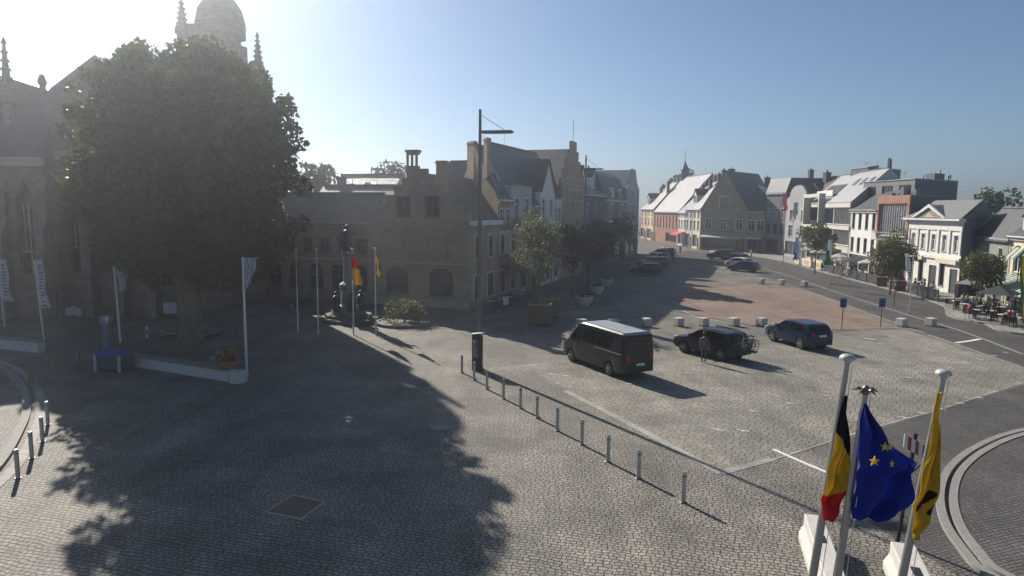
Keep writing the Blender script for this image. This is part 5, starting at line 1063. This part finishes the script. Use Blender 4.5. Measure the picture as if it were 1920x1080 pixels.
cloth('cloth', [(478, 703, 706), (495, 703, 712), (508, 703, 714), (519, 704, 718)], Y4, 8, [FB, FY], lambda x, y, s: 1 if .25 < s < .72 else 0, f1, .12)
f1 = thing('flag', 'faint brown flag hanging on the leftmost far flagpole', 'flag', ATY(560, 485, Y4))
cloth('cloth', [(484, 558, 561), (500, 558, 566), (520, 559, 567), (540, 560, 565)], Y4, 6, [canvas('flag_brown', (.30, .20, .12))], lambda x, y, s: 0, f1, .12)
# two white-flag poles near the tree, two banner poles far left
for bx, by, tx, ty, rows, lb in ((463, 705, 455, 484, [(485, 456, 480), (500, 457, 479), (515, 458, 474), (530, 459, 468), (542, 460, 463)], 'bright'), (226, 642, 213, 488, [(489, 218, 240), (505, 219, 239), (525, 222, 237), (545, 224, 235)], 'shaded')):
    p = G(bx, by); q = ATY(tx, ty, p.y); t = thing('flagpole', f'tall white flagpole {"at the end of the low wall" if lb == "bright" else "beside the blue covered table"}', 'flagpole', p, 0, 'white flagpoles near the huge tree')
    put('pole', MB().tube([(0, 0, 0), q-p], [.075, .05], 10), ALU, t, smooth=50); put('finial', MB().ball(tuple(q-p), .07, 8), ALU, t); put('arm', MB().tube([q-p, q-p+Vector((.8, 0, .02))], .02, 5), ALU, t)
    f1 = thing('flag', f'{"white striped flag hanging from the pole at the end of the low wall" if lb == "bright" else "grey white flag hanging from the pole beside the blue covered table"}', 'flag', ATY(tx, ty, p.y-.1))
    cloth('cloth', rows, p.y-.1, 9, [FW, canvas('flag_grey', (.32, .33, .37))], lambda x, y, s: int(s*9) % 2, f1, .10, 4)
for bx, by, tx, ty, x0, x1, yb, lb in ((84, 650, 64, 488, 65, 80, 578, 'white banner with a column of dark lettering on a thin pole, left of the tree'), (9, 612, -6, 487, -6, 12, 566, 'white lettered banner cut by the left edge of the picture')):
    p = G(bx, by); q = ATY(tx, ty, p.y); t = thing('banner_pole', 'thin pole holding the ' + ('lettered banner left of the tree' if tx > 0 else 'banner at the left edge'), 'banner pole', p, 0, 'banner poles before the church')
    put('pole', MB().tube([(0, 0, 0), q-p], .045, 8), ALU, t); put('arm', MB().tube([q-p, q-p+Vector(((x1-x0)*p.y/F, 0, 0))], .02, 5), ALU, t)
    f1 = thing('banner', lb, 'banner', ATY(x0, ty, p.y-.07)); dx = (x1-x0)
    cl = cloth('cloth', [(ty+1, x0, x1), (ty+30, x0+2.5, x1+4), (ty+60, x0+6, x1+7), (yb, x0+9, x1+13)], p.y-.07, 4, [FW], lambda x, y, s: 0, f1, .01, 1)
    lt = MB(); o = f1.location
    for i in range(13):
        if i == 10: continue
        y = ty+10+i*6.2; a = ATY(x0 + dx*.62 + i*.75, y, p.y-.13)-o; wd = random.choice((.10, .14, .12)); lt.box(a.x-wd, a.x+wd, a.y, a.y+.008, a.z-.05, a.z+.03)
        if i % 2: lt.box(a.x-wd, a.x-wd+.05, a.y, a.y+.008, a.z+.031, a.z+.1)
    put('lettering', lt, paint('letter_blue', (.05, .06, .12), .7), f1)
# low wall with cylinder end
a, b = G(238, 682), G(446, 716); d = (b-a).normalized(); t = thing('low_wall', 'long low pale bench wall with rounded end, below the huge tree', 'wall', a, math.atan2(d.y, d.x)); Lw = (b-a).length
put('wall', MB().box(0, Lw-.4, -.22, .3, -.02, .52), CONC, t, bevel=.02); put('round_end', MB().lathe([(.42, -.02), (.42, .5), (.38, .53), (.02, .53)], 18, (Lw, .04, 0)), CONC, t)
put('seat_slab', MB().box(.1, Lw-.5, -.28, .36, .522, .58), STONE, t)
a, b = G(-40, 650), G(72, 662); d = (b-a).normalized(); t = thing('low_wall', 'short low pale wall segment at the far left edge', 'wall', a, math.atan2(d.y, d.x)); put('wall', MB().box(0, (b-a).length, 0, .45, -.02, .6), CONC, t, bevel=.02); put('coping', MB().box(-.05, (b-a).length+.05, -.05, .5, .602, .67), STONE, t)
# flower heap on the wall end
p = G(425, 712); p.z = .58
t = thing('flower_bowl', 'bowl of orange and white flowers on the end of the low wall', 'flower bowl', p)
put('bowl', MB().lathe([(.3, 0), (.55, .3), (.6, .42), (.5, .4), (.02, .36)], 16), plain('terracotta', (.30, .15, .09), .8, 0, .2, 4), t)
for nm, c, off, r in (('orange_flowers', (.55, .20, .04), (.25, 0, .72), .36), ('white_flowers', (.55, .52, .46), (-.35, -.15, .55), .32), ('leaves', (.06, .09, .03), (0, 0, .5), .45)):
    me = leaf_mesh([off, (off[0]*.3, off[1], off[2]-.1)], [r, r*.5], 1500, .06); me.materials.append(leafmat('leafmat_'+nm, tuple(v*.7 for v in c), c)); o = bpy.data.objects.new(nm, me); COL.objects.link(o); o.parent = t
# blue covered table and slim pillar
p = G(215, 694); t = thing('covered_table', 'market table with blue cloth top and white front legs beside the low wall', 'table', p, R(-8))
put('cloth_top', MB().box(-.95, .95, -.5, .5, .92, 1.0).box(-.6, .5, -.52, -.501, .8, .995), paint('table_blue', (.03, .06, .26), .7), t); put('skirt', MB().box(-.75, .75, -.4, .4, .12, .915), paint('table_skirt', (.06, .07, .10), .8), t)
for x in (-.82, .55): put('leg', MB().box(x, x+.16, -.47, -.41, 0, .915), paint('leg_white', (.38, .38, .38), .6), t)
for x in (-.82, .66): put('leg', MB().box(x, x+.08, .41, .47, 0, .915), GREYM, t)
p = G(203, 676); hh = ZAT(p, 592); t = thing('parking_machine', 'slim blue grey parking machine pillar standing behind the blue covered table', 'parking machine', p); put('pillar', MB().box(-.18, .18, -.13, .13, 0, hh-.35), paint('machine_blue', (.10, .12, .18), .5), t, bevel=.02); put('head', MB().box(-.27, .32, -.16, .16, hh-.35, hh), paint('machine_head', (.16, .17, .21), .5), t, bevel=.03); put('dial', MB().lathe([(.1, -.17), (.1, -.161)], 12, (.15, 0, hh-.13), 'y').lathe([(.07, -.17), (.07, -.161)], 12, (.15, 0, hh-.28), 'y'), paint('machine_print', (.5, .5, .5), .5), t)
for i, (x, y0, y1) in enumerate(((132, 622, 576), (142, 624, 574), (152, 626, 577))):
    p = G(x, y0); t = thing('slim_post', f'{["left", "middle", "right"][i]} one of three slim pale posts standing before the church wall', 'post', p, 0, 'slim posts before the church'); hh = ZAT(p, y1); put('post', MB().tube([(0, 0, 0), (0, 0, hh)], .05, 6), GREYM, t); put('board', MB().box(-.2, .2, -.08, -.05, hh-.55, hh), plain('board_grey', (.30, .31, .32), .6), t)
p = G(321, 628); t = thing('notice_board', 'white notice board on two legs behind the tree trunk', 'notice board', p, R(5)); put('board', MB().box(-.42, .42, -.04, .04, 1.45, 2.2), plain('board_pale', (.42, .43, .47), .6), t)
for x in (-.36, .36): put('leg', MB().tube([(x, .06, 0), (x, .06, 2.1)], .03, 6), GREYM, t)
p = G(277, 640); t = thing('small_sign', 'small white marked post standing left of the tree pit', 'sign', p); put('post', MB().tube([(0, 0, 0), (0, 0, 1.0)], .03, 6), GREYM, t); put('plate', MB().box(-.1, .1, -.06, -.032, .25, 1.0), plain('board_pale', (.42, .43, .47), .6), t); put('mark', MB().box(-.05, .05, -.066, -.061, .5, .75), DARK, t)
# monument
p = G(654, 600); t = thing('monument', 'dark bronze statue on a stepped stone column behind the far flagpoles', 'monument', p)
st = MB()
for i, r in enumerate((2.3, 1.8, 1.35)): st.lathe([(r, i*.25-.02), (r, i*.25+.25)], 8, (0, 0, 0))
put('steps', st, plain('old_concrete', (.24, .225, .20), .85, 0, .2, 3, .4), t); hc = ZAT(p, 470); ht = ZAT(p, 424)
put('pedestal', MB().lathe([(.8, .74), (.8, 1.1), (.6, 1.2), (.56, hc*.45), (.68, hc*.48), (.68, hc*.52), (.36, hc*.56), (.3, hc-.4), (.46, hc-.25), (.46, hc)], 8), plain('monument_stone', (.20, .20, .20), .7, 0, .2, 2, .3), t)
z = hc; fg = MB().lathe([(.42, z), (.38, z+.5), (.30, z+.95), (.36, z+1.25), (.30, z+1.5), (.1, z+1.62)], 12); fg.ball((0, 0, z+1.78), .17, 10, sz=1.2)
fg.tube([(.3, 0, z+1.45), (.6, -.1, z+1.2), (.75, -.3, z+1.5), (.8, -.3, ht)], [.1, .08, .06, .03], 8).tube([(-.3, 0, z+1.45), (-.5, -.1, z+1.0), (-.3, -.3, z+.8)], [.1, .08, .05], 8); put('statue', fg, BRONZE, t, smooth=60)
for a in (0, 1, 2, 3):
    q = a*math.pi/2+.5; x, y = .95*math.cos(q), .95*math.sin(q); mb = MB().lathe([(.3, .75), (.28, 1.3), (.33, 1.7), (.12, 1.95)], 10, (x, y, 0)); mb.ball((x, y, 2.1), .15, 8); put('seated_figure', mb, BRONZE, t, smooth=60)
for px, py in ((622, 606), (684, 608)):
    q = G(px, py); u = thing('planting', f'{"left" if px < 650 else "right"} low leafy planting at the foot of the monument', 'plants', q); me = leaf_mesh([(0, 0, .3), (.6, .1, .25), (-.5, 0, .25)], [.4, .35, .35], 350, .09); me.materials.append(LEAF2); o = bpy.data.objects.new('foliage', me); COL.objects.link(o); o.parent = u; put('pot', MB().lathe([(.3, -.02), (.4, .3), (.02, .28)], 10), GREYM, u)
# wooden crates round the birch, round planters
def crate(label, p, w_, d_, h_, rz):
    t = thing('wooden_planter', label, 'planter', p, rz, 'slatted wooden planters')
    mb = MB(); n = max(3, int(w_/.22))
    for sy in (-d_/2, d_/2-.05):
        for i in range(n): mb.box(-w_/2+i*w_/n+.01, -w_/2+(i+1)*w_/n-.01, sy, sy+.05, .05, h_-.08)
    for sx in (-w_/2, w_/2-.05):
        for i in range(n): mb.box(sx, sx+.05, -d_/2+.051+i*(d_-.102)/n+.01, -d_/2+.051+(i+1)*(d_-.102)/n-.01, .05, h_-.08)
    put('slats', mb, WOOD, t); put('rim', MB().box(-w_/2-.04, w_/2+.04, -d_/2-.04, -d_/2+.09, h_-.079, h_).box(-w_/2-.04, w_/2+.04, d_/2-.09, d_/2+.04, h_-.079, h_).box(-w_/2-.04, -w_/2+.09, -d_/2+.091, d_/2-.091, h_-.079, h_).box(w_/2-.09, w_/2+.04, -d_/2+.091, d_/2-.091, h_-.079, h_), plain('crate_rim', (.30, .24, .17), .8, 0, .2, 4), t)
    put('soil', MB().box(-w_/2+.06, w_/2-.06, -d_/2+.06, d_/2-.06, .1, h_-.15), SOIL, t); return t
crate('front slatted wooden planter below the birch', G(1012, 607), 1.7, 1.2, 1.55, R(-6)); crate('rear slatted wooden planter peeping out right of the front one', G(1029, 594), 1.7, 1.2, 1.5, R(-6))
for i, (x, y) in enumerate(((1095, 572), (1118, 551), (1136, 536))):
    p = G(x, y); t = thing('round_planter', f'{["nearest", "middle", "farthest"][i]} round pale planter along the left terrace', 'planter', p, 0, 'round planters along the left terrace'); put('tub', MB().lathe([(.5, -.02), (.82, .5), (.85, .8), (.75, .8), (.7, .62), (.02, .62)], 18), CONC, t, smooth=50)
    me = leaf_mesh([(0, 0, .8)], [.5], 260, .09, .5); me.materials.append(LEAF3); o = bpy.data.objects.new('plants', me); COL.objects.link(o); o.parent = t

# ------------------------------------------------------------------ people
def figure(pose, top, legs, skin, hair, arms=None):
    """one continuous body grown from a joint skeleton, clothes by region"""
    H_ = .88
    if pose == 'sit':
        J = {'pel': (0, 0, .52), 'sp': (0, .02, .75), 'ch': (0, .03, 1.0), 'nk': (0, .02, 1.17), 'hd': (0, -.02, 1.27), 'tp': (0, -.02, 1.38)}
        lg = lambda s: [(.10*s, 0, .50), (.12*s, -.42, .52), (.12*s, -.44, .08), (.12*s, -.56, .04)]
        am = lambda s: [(.19*s, .02, 1.08), (.25*s, -.02, .82), (.16*s, -.26, .76), (.14*s, -.34, .77)]
    else:
        J = {'pel': (0, 0, .93), 'sp': (0, .01, 1.12), 'ch': (0, .02, 1.34), 'nk': (0, .01, 1.50), 'hd': (0, -.02, 1.60), 'tp': (0, -.02, 1.71)}
        st = .16 if pose == 'walk' else .02
        lg = lambda s: [(.09*s, 0, .88), (.10*s, -.04-s*st*.6, .48), (.10*s, .02-s*st, .08), (.10*s, -.12-s*st, .04)]
        am = lambda s: [(.19*s, .02, 1.42), (.24*s, .04+s*st*.5, 1.14), (.23*s, -.08+s*st*.7, .90), (.22*s, -.11+s*st*.7, .80)]
    V = []; E = []; Rr = []
    def add(p, r, par=None):
        V.append(p); Rr.append(r)
        if par is not None: E.append((par, len(V)-1))
        return len(V)-1
    a = add(J['pel'], (.15, .11)); b = add(J['sp'], (.135, .10), a); c = add(J['ch'], (.165, .11), b); n = add(J['nk'], (.055, .055), c); h = add(J['hd'], (.085, .10), n); add(J['tp'], (.07, .08), h)
    nz = J['hd']; add((nz[0], nz[1]-.115, nz[2]-.005), (.018, .02), h)
    for s in (-1, 1):
        q = a
        for p, r in zip(lg(s), (.085, .062, .042, .04)): q = add(p, (r, r), q)
        q = c
        for p, r in zip(am(s), (.06, .044, .032, .028)): q = add(p, (r, r), q)
        hp = V[q]
        for k in range(3): add((hp[0]+.018*(k-1), hp[1]-.03, hp[2]-.06+.008*abs(k-1)), (.009, .009), q)
        add((hp[0]-.035*s, hp[1]-.02, hp[2]-.02), (.010, .010), q)
    me = bpy.data.meshes.new('body'); me.from_pydata(V, E, []); o = bpy.data.objects.new('tmp', me); COL.objects.link(o)
    sk = o.modifiers.new('s', 'SKIN'); sk.use_smooth_shade = True
    for i, r in enumerate(Rr): me.skin_vertices[0].data[i].radius = r; me.skin_vertices[0].data[i].use_root = (i == 0)
    ss = o.modifiers.new('u', 'SUBSURF'); ss.levels = ss.render_levels = 1
    bpy.context.view_layer.update(); dg = bpy.context.evaluated_depsgraph_get(); nm = bpy.data.meshes.new_from_object(o.evaluated_get(dg)); bpy.data.objects.remove(o)
    for m_ in (top, legs, skin, BLACK): nm.materials.append(m_)
    zn = J['nk'][2]; hz = am(1)[3][2]
    for f in nm.polygons:
        x, y, z = f.center
        if z > zn - .01: mi = 2
        elif pose == 'sit': mi = 2 if (y < -.27 and .72 < z < .82) else (3 if z < .1 else (1 if z < .58 or (y < -.2 and z < .62) else 0))
        else: mi = 2 if abs(x) > .17 and z < hz + .06 and z > .6 else (3 if z < .09 else (1 if z < .98 and abs(x) < .19 else 0))
        f.material_index = mi; f.use_smooth = True
    nm.name = 'body'; hm = MB(); hp = J['tp']; hm.lathe([(.085, hp[2]-.07), (.105, hp[2]-.01), (.10, hp[2]+.035), (.06, hp[2]+.085), (.01, hp[2]+.10)], 12, (0, hp[1]+.02, 0)); hm.lathe([(.04, zn+.03), (.09, zn+.08), (.10, hp[2]-.02)], 12, (0, hp[1]+.05, 0))
    return nm, hm, hair
SKIN = plain('skin', (.45, .28, .20), .55, 0, .06, 6)
CL = {k: paint('cloth_' + k, v, .85) for k, v in dict(black=(.02, .02, .022), grey=(.13, .13, .14), white=(.6, .6, .58), blue=(.06, .09, .20), red=(.35, .04, .05), tan=(.32, .25, .17), denim=(.06, .08, .14)).items()}
HAIR = [paint('hair_dark', (.03, .02, .015), .6), paint('hair_fair', (.22, .15, .07), .6)]
BODY = {}
def person(label, p, rz, pose, top, legs, hi=0, group=None, scale=1):
    key = (pose, top, legs)
    if key not in BODY:
        BODY[key] = figure(pose, CL[top], CL[legs], SKIN, HAIR[hi])
    nm, hm, hr_ = BODY[key]; t = thing('person', label, 'person', p, rz, group); t.scale = (scale,)*3
    o = bpy.data.objects.new('body', nm); COL.objects.link(o); o.parent = t; put('hair', hm, HAIR[hi], t, smooth=60); return t
p = G(1319, 680); person('person in dark grey clothes standing beside the black car with bicycles', p, R(150), 'stand', 'grey', 'denim', 0, scale=1.0)
p = G(547, 606); person('seated person in pale blue on the step left of the far flagpoles', p, R(-40), 'sit', 'blue', 'grey', 1)
for i, (x, y, a, tp, lg_, lb) in enumerate([(1254, 488, 20, 'blue', 'denim', 'person in blue walking behind the left parked cars'), (1262, 489, 200, 'black', 'grey', 'person in black walking behind the left parked cars'), (1408, 484, 90, 'white', 'black', 'person in white top walking before the yellow gable shopfronts'), (1246, 480, 0, 'red', 'denim', 'person in red top near the red awning'), (1275, 476, 140, 'tan', 'denim', 'person in tan top below the sunlit far street fronts')]):
    person(lb, G(x, y), R(a), 'walk', tp, lg_, i % 2, 'people walking in the square')
# ------------------------------------------------------------------ terraces
KG = [G(*q) for q in KERB[2:8]]
def TP(px, f, z=.11):
    for a, b in zip(KG, KG[1:]):
        k = ON(px, a, b, 520)
        if min(a.y, b.y)-.3 <= k.y <= max(a.y, b.y)+.3: break
    q = k.lerp(XR(px), f); q.z = z; return q
def chair_proto():
    t = thing('terrace_chair', 'dark terrace chair', 'chair', (0, 0, 0), 0, 'terrace chairs')
    put('seat', MB().box(-.22, .22, -.22, .22, .43, .46), BLACK, t); put('backrest', MB().box(-.22, .22, .2, .235, .47, .86), BLACK, t)
    for x in (-.2, .18):
        for y in (-.2, .19): put('leg', MB().box(x, x+.025, y, y+.025, 0, .43), GREYM, t)
    return t
def table_proto():
    t = thing('terrace_table', 'round pale topped terrace table', 'table', (0, 0, 0), 0, 'terrace tables')
    put('tabletop', MB().lathe([(.4, .72), (.41, .735), (.4, .75)], 16), paint('table_pale', (.5, .48, .44), .5), t); put('leg', MB().lathe([(.25, 0), (.25, .03), (.03, .05), (.03, .72)], 10), DARK, t); return t
def umbrella_proto():
    t = thing('terrace_umbrella', 'white terrace umbrella', 'umbrella', (0, 0, 0), 0, 'white umbrellas on the terrace'); mb = MB(); n = 8; r = 1.45
    vs = [(0, 0, 2.75)] + [(r*math.cos(k*math.pi/4), r*math.sin(k*math.pi/4), 2.2) for k in range(n)] + [(r*math.cos(k*math.pi/4), r*math.sin(k*math.pi/4), 2.05) for k in range(n)]
    put('canopy', mb.add(vs, [(0, 1+k, 1+(k+1) % n) for k in range(n)] + [(1+k, 1+n+k, 1+n+(k+1) % n, 1+(k+1) % n) for k in range(n)]), canvas('umbrella_cloth', (.72, .70, .66)), t)
    put('pole', MB().tube([(0, 0, 0), (0, 0, 2.8)], .03, 8), GREYM, t); put('foot', MB().lathe([(.35, -.01), (.35, .08), (.08, .1)], 12), DARK, t); return t
CH, TA, UM = chair_proto(), table_proto(), umbrella_proto(); used = {'c': 0, 't': 0, 'u': 0}
def place(k, proto, loc, rz, label, scale=None):
    if used[k] == 0: proto.location = loc; proto.rotation_euler.z = rz; proto['label'] = label; used[k] = 1; return proto
    return dup(proto, loc, rz, label, scale=scale)
where = lambda px: ('by the white printed screens' if px < 1545 else 'in front of the apartments and white house' if px < 1640 else 'before the neoclassical house')
tops = ['black', 'blue', 'white', 'grey', 'red', 'tan']
for i, (px, f) in enumerate([(1512, .25), (1530, .3), (1548, .25), (1556, .6), (1572, .3), (1588, .55), (1596, .25), (1612, .45), (1622, .25), (1634, .5), (1648, .3), (1706, .3), (1722, .45), (1740, .3), (1756, .5)]):
    q = TP(px, f); place('t', TA, q, 0, f'pale round terrace table {where(px)}'); kk = [0, 1, 2, 3][:2 + i % 2]
    for a in kk:
        an = a*1.57 + i; c = q + Vector((.62*math.cos(an), .62*math.sin(an), 0)); place('c', CH, c, an - math.pi/2, f'dark terrace chair {where(px)}')
        if (i + a) % 2 == 0: person(f'person in {tops[(i+a) % 6]} seated at a terrace table {where(px)}', c + Vector((-.02*math.cos(an), -.02*math.sin(an), -.03)), an - math.pi/2, 'sit', tops[(i+a) % 6], ['denim', 'black'][i % 2], i % 2, 'people sitting on the terraces')
for i, (px, f, sc, w_) in enumerate([(1512, .55, 1, 'above the white printed screens'), (1534, .5, 1, 'next to the green and white banner, left side'), (1571, .65, .9, 'close to the apartment shopfront'), (1580, .25, .9, 'just right of the green and white banner'), (1594, .3, .95, 'in the middle of the terrace row'), (1612, .6, 1, 'in front of the white house'), (1629, .45, 1, 'nearest the black lantern post'), (1640, .6, 1.05, 'rightmost, before the red brick house')]):
    place('u', UM, TP(px, f), i*.3, 'white terrace umbrella ' + w_, (sc,)*3)
def screen(label, px0, px1, h_, mt, mt2=None, f=.06, group=None):
    a, b = TP(px0, f), TP(px1, f); d = b-a; t = thing('terrace_screen', label, 'screen', a, math.atan2(d.y, d.x), group); L_ = d.length
    put('panel', MB().box(.03, L_-.03, -.02, .02, .12, h_), mt, t); pm = MB()
    put('post', MB().box(-.03, .028, -.04, .04, 0, h_+.05), DARK, t); put('post', MB().box(L_-.028, L_+.03, -.04, .04, 0, h_+.05), DARK, t)
    if mt2: put('print', MB().box(L_*.2, L_*.8, -.03, -.021, .3, h_*.8), mt2, t)
SW, SO = paint('screen_white', (.66, .62, .56), .6), paint('screen_print', (.55, .33, .16), .6); GD = glass('screen_glass', (.03, .035, .04), .1)
for i, (a, b) in enumerate(((1488, 1497), (1502, 1519), (1527, 1538))): screen(f'{["left", "middle", "right"][i]} white terrace screen with orange print, below the blue white banner', a, b, 1.25, SW, SO, .05, 'white printed terrace screens')
for i, (a, b) in enumerate(((1545, 1562), (1563, 1580), (1590, 1606), (1607, 1624), (1625, 1645), (1704, 1722), (1723, 1742), (1743, 1762))): screen(f'dark glass terrace screen, {ORD[i]} from the left of the row along the kerb', a, b, 1.15, GD, None, .07, 'dark glass terrace screens')
crate('left wooden terrace planter beside the kerb, before the red brick house', TP(1655, .08), 1.0, 1.0, 1.1, R(60)); crate('right wooden terrace planter beside the kerb, before the neoclassical house', TP(1690, .08), 1.0, 1.0, 1.15, R(60))
q = TP(1676, .08); t = thing('concrete_planter', 'grey concrete planter box between the two wooden terrace planters', 'planter', q, R(60)); put('box', MB().box(-.4, .4, -.4, .4, 0, .95), CONC, t, bevel=.02); put('soil', MB().box(-.34, .34, -.34, .34, .951, .96), SOIL, t)
# lantern post, banners, small posts on the right
def lantern(label, p, hh):
    t = thing('street_lantern', label, 'street lamp', p, 0, 'black lantern posts on the terrace'); put('post', MB().lathe([(.1, 0), (.09, .8), (.045, .9), (.035, hh)], 10), DARK, t)
    put('crossbar', MB().tube([(-.5, 0, hh*.72), (.5, 0, hh*.72)], .025, 5), DARK, t); l_ = put('lantern', MB().lathe([(.08, hh), (.17, hh+.35), (.2, hh+.38), (.03, hh+.6)], 6), DARK, t); put('pane', MB().lathe([(.095, hh+.05), (.165, hh+.3)], 6), glass('lamp_glass', (.5, .5, .5), .1), l_)
lantern('black lantern post among the white umbrellas', TP(1631, .2), 4.3); q = G(1902, 585); q.z = .11; lantern('black lantern post at the right edge before the cream house', q, 4.4)
def street_banner(label, base, ty, rows, cols, fn):
    p = G(*base); hh = ZAT(p, ty); t = thing('banner_pole', 'thin pole of the ' + label[1], 'banner pole', p, 0, 'banner poles along the road'); put('pole', MB().tube([(0, 0, 0), (0, 0, hh)], .04, 8), ALU, t); put('foot', MB().lathe([(.14, 0), (.14, .04), (.05, .06)], 10), GREYM, t)
    o = thing('banner', label[0], 'banner', ATY(rows[0][1], rows[0][0], p.y-.07)); return cloth('cloth', rows, p.y-.07, 4, cols, fn, o, .04, 1.5), o, p
street_banner(('narrow pale blue and white banner before the framed balconies', 'pale blue banner'), (1498, 526), 444, [(445, 1491, 1500), (460, 1490, 1500), (475, 1489, 1500), (487, 1488, 1499)], [canvas('banner_blue', (.30, .45, .60)), FW, canvas('banner_deep', (.05, .08, .35))], lambda x, y, s: 2 if y > 474 and s < .6 else (0 if s < .75 else 1))
street_banner(('narrow green and white banner in the middle of the road edge', 'green and white banner'), (1554, 542), 449, [(450, 1553, 1559), (465, 1551, 1559), (482, 1548, 1558), (497, 1545, 1557)], [canvas('banner_green', (.05, .25, .09)), FW], lambda x, y, s: 0 if y > 462 + s*24 else 1)
c_, o_, p_ = street_banner(('white banner with a column of dark letters before the neoclassical house', 'white lettered banner'), (1704, 588), 474, [(475, 1696, 1706), (495, 1698, 1707), (515, 1701, 1707), (534, 1703, 1707)], [FW], lambda x, y, s: 0)
lt = MB()
for i in range(8): a = ATY(1702+i*.3, 484+i*5.5, p_.y-.16)-o_.location; lt.box(a.x-.07, a.x+.09, a.y, a.y+.006, a.z-.04, a.z+.05)
put('lettering', lt, paint('letter_blue', (.05, .06, .12), .7), o_)
street_banner(('tall green and yellow banner at the far right edge', 'green and yellow banner'), (1921, 615), 470, [(480, 1912, 1922), (520, 1913, 1923), (560, 1914, 1924), (600, 1916, 1922)], [canvas('banner_green', (.05, .25, .09)), FY], lambda x, y, s: 0 if s < .6 else 1)
q = TP(1791, .2); q = G(1792, 566); q.z = .11; t = thing('beach_flag', 'magenta and white beach flag beside the neoclassical house', 'beach flag', q); put('cloth', MB().box(-.15, .15, -.02, .0, .3, 1.4).box(.16, .42, -.02, 0, .3, 2.6), canvas('magenta', (.35, .03, .25)), t); put('white_panel', MB().box(-.2, .1, -.045, -.021, .5, 1.9), FW, t); put('pole', MB().tube([(.14, .03, 0), (.14, .03, 2.7)], .02, 6), ALU, t)
p = G(1468, 496); t = thing('traffic_sign', 'small grey traffic post at the road bend near the slate blue house', 'road sign', p); put('post', MB().tube([(0, 0, 0), (0, 0, 2.4)], .05, 6), GREYM, t); put('plate', MB().box(-.3, .3, -.08, -.05, 1.8, 2.4), plain('board_grey', (.30, .31, .32), .6), t)
hq = G(1469, 480); t0 = ATY(1474, 362, hq.y-1.5); t = thing('flag', 'long red flag on a slanting pole at the rounded gable', 'flag', t0); cloth('cloth', [(362, 1469, 1472), (374, 1468, 1475), (386, 1468, 1477), (396, 1470, 1474)], hq.y-1.5, 5, [canvas('flag_pink', (.55, .12, .10))], lambda x, y, s: 0, t, .1)
put('pole', MB().tube([(-.6, 0, .3), (-.5, 1.8, -6.2)], .04, 6), GREYM, t)
for i, (x, y) in enumerate(((1676, 574),)): p = G(x, y); t = thing('slim_post', 'thin dark post at the kerb left of the lettered banner', 'post', p); put('post', MB().tube([(0, 0, 0), (0, 0, 2.2)], .04, 6), DARK, t); put('band', MB().tube([(0, 0, 1.9), (0, 0, 2.1)], .045, 6), ALU, t)
# right corner terrace: two frame canopies, tables, chairs, people
def pavilion(label, p, w_, hh, mt):
    t = thing('terrace_canopy', label, 'canopy', p, R(35), 'open frame canopies on the corner terrace'); 
    for x in (-w_, w_-.06):
        for y in (-w_, w_-.06): put('post', MB().box(x, x+.06, y, y+.06, 0, hh), GREYM, t)
    put('roof_cloth', MB().add([(-w_-.1, -w_-.1, hh), (w_+.1, -w_-.1, hh), (w_+.1, w_+.1, hh), (-w_-.1, w_+.1, hh), (0, 0, hh+.7)], [(0, 1, 4), (1, 2, 4), (2, 3, 4), (3, 0, 4)]), mt, t)
q = G(1822, 572); q.z = .11; pavilion('pale open frame canopy behind the corner terrace tables', q, 1.1, 1.9, canvas('canopy_pale', (.42, .42, .40)))
q = G(1868, 598); q.z = .11; pavilion('dark open frame canopy at the right of the corner terrace', q, 1.2, 2.0, canvas('canopy_dark', (.10, .11, .12)))
for i, (px, py) in enumerate(((1792, 582), (1808, 588), (1822, 584), (1838, 592), (1830, 600), (1852, 588), (1858, 602), (1876, 594), (1880, 610), (1896, 602), (1905, 616), (1846, 580), (1872, 584))):
    q = G(px, py); q.z = .11; place('t', TA, q, 0, 'pale round table on the crowded corner terrace at the right')
    for a in range(3):
        an = a*2.09 + i*.8; c = q + Vector((.6*math.cos(an), .6*math.sin(an), 0)); place('c', CH, c, an - math.pi/2, 'dark chair on the crowded corner terrace at the right')
        if (i*3 + a) % 3 == 0: tp = tops[(i+a*2) % 6]; person(f'person in {tp} seated on the crowded corner terrace', c + Vector((0, 0, -.03)), an - math.pi/2, 'sit', tp, ['denim', 'black'][i % 2], i % 2, 'people sitting on the terraces')
# left terrace under the awnings
for i, (px, py) in enumerate(((925, 580), (940, 576), (958, 572), (975, 566))):
    q = G(px, py); place('t', TA, q, 0, f'{["nearest", "second", "third", "farthest"][i]} pale table on the shaded left terrace')
    for a in range(2): an = a*3.1 + i; place('c', CH, q + Vector((.6*math.cos(an), .6*math.sin(an), 0)), an - math.pi/2, 'dark chair on the shaded left terrace by the red brown awning')
q = G(948, 580); t = thing('menu_board', 'small white standing menu board on the shaded left terrace', 'menu board', q, R(20)); put('board', MB().box(-.25, .25, -.03, .03, .4, 1.1), TRIM, t); put('leg', MB().box(-.22, -.18, -.02, .02, 0, .4), DARK, t); put('leg', MB().box(.18, .22, -.02, .02, 0, .4), DARK, t)

# ------------------------------------------------------------------ haze added to imitate a lens flare veil
hz = bpy.data.materials.new('haze'); hz.use_nodes = True; n = hz.node_tree.nodes; n.remove(n['Principled BSDF'])
pv = n.new('ShaderNodeVolumePrincipled'); pv.inputs['Color'].default_value = (.86, .92, 1, 1); pv.inputs['Density'].default_value = .0016; pv.inputs['Anisotropy'].default_value = .82
hz.node_tree.links.new(pv.outputs[0], n['Material Output'].inputs['Volume'])
o = tag(put('haze', MB().box(-620, 720, -80, 920, -1, 42), hz), 'thin haze added over the square to imitate lens flare veil', kind='stuff')
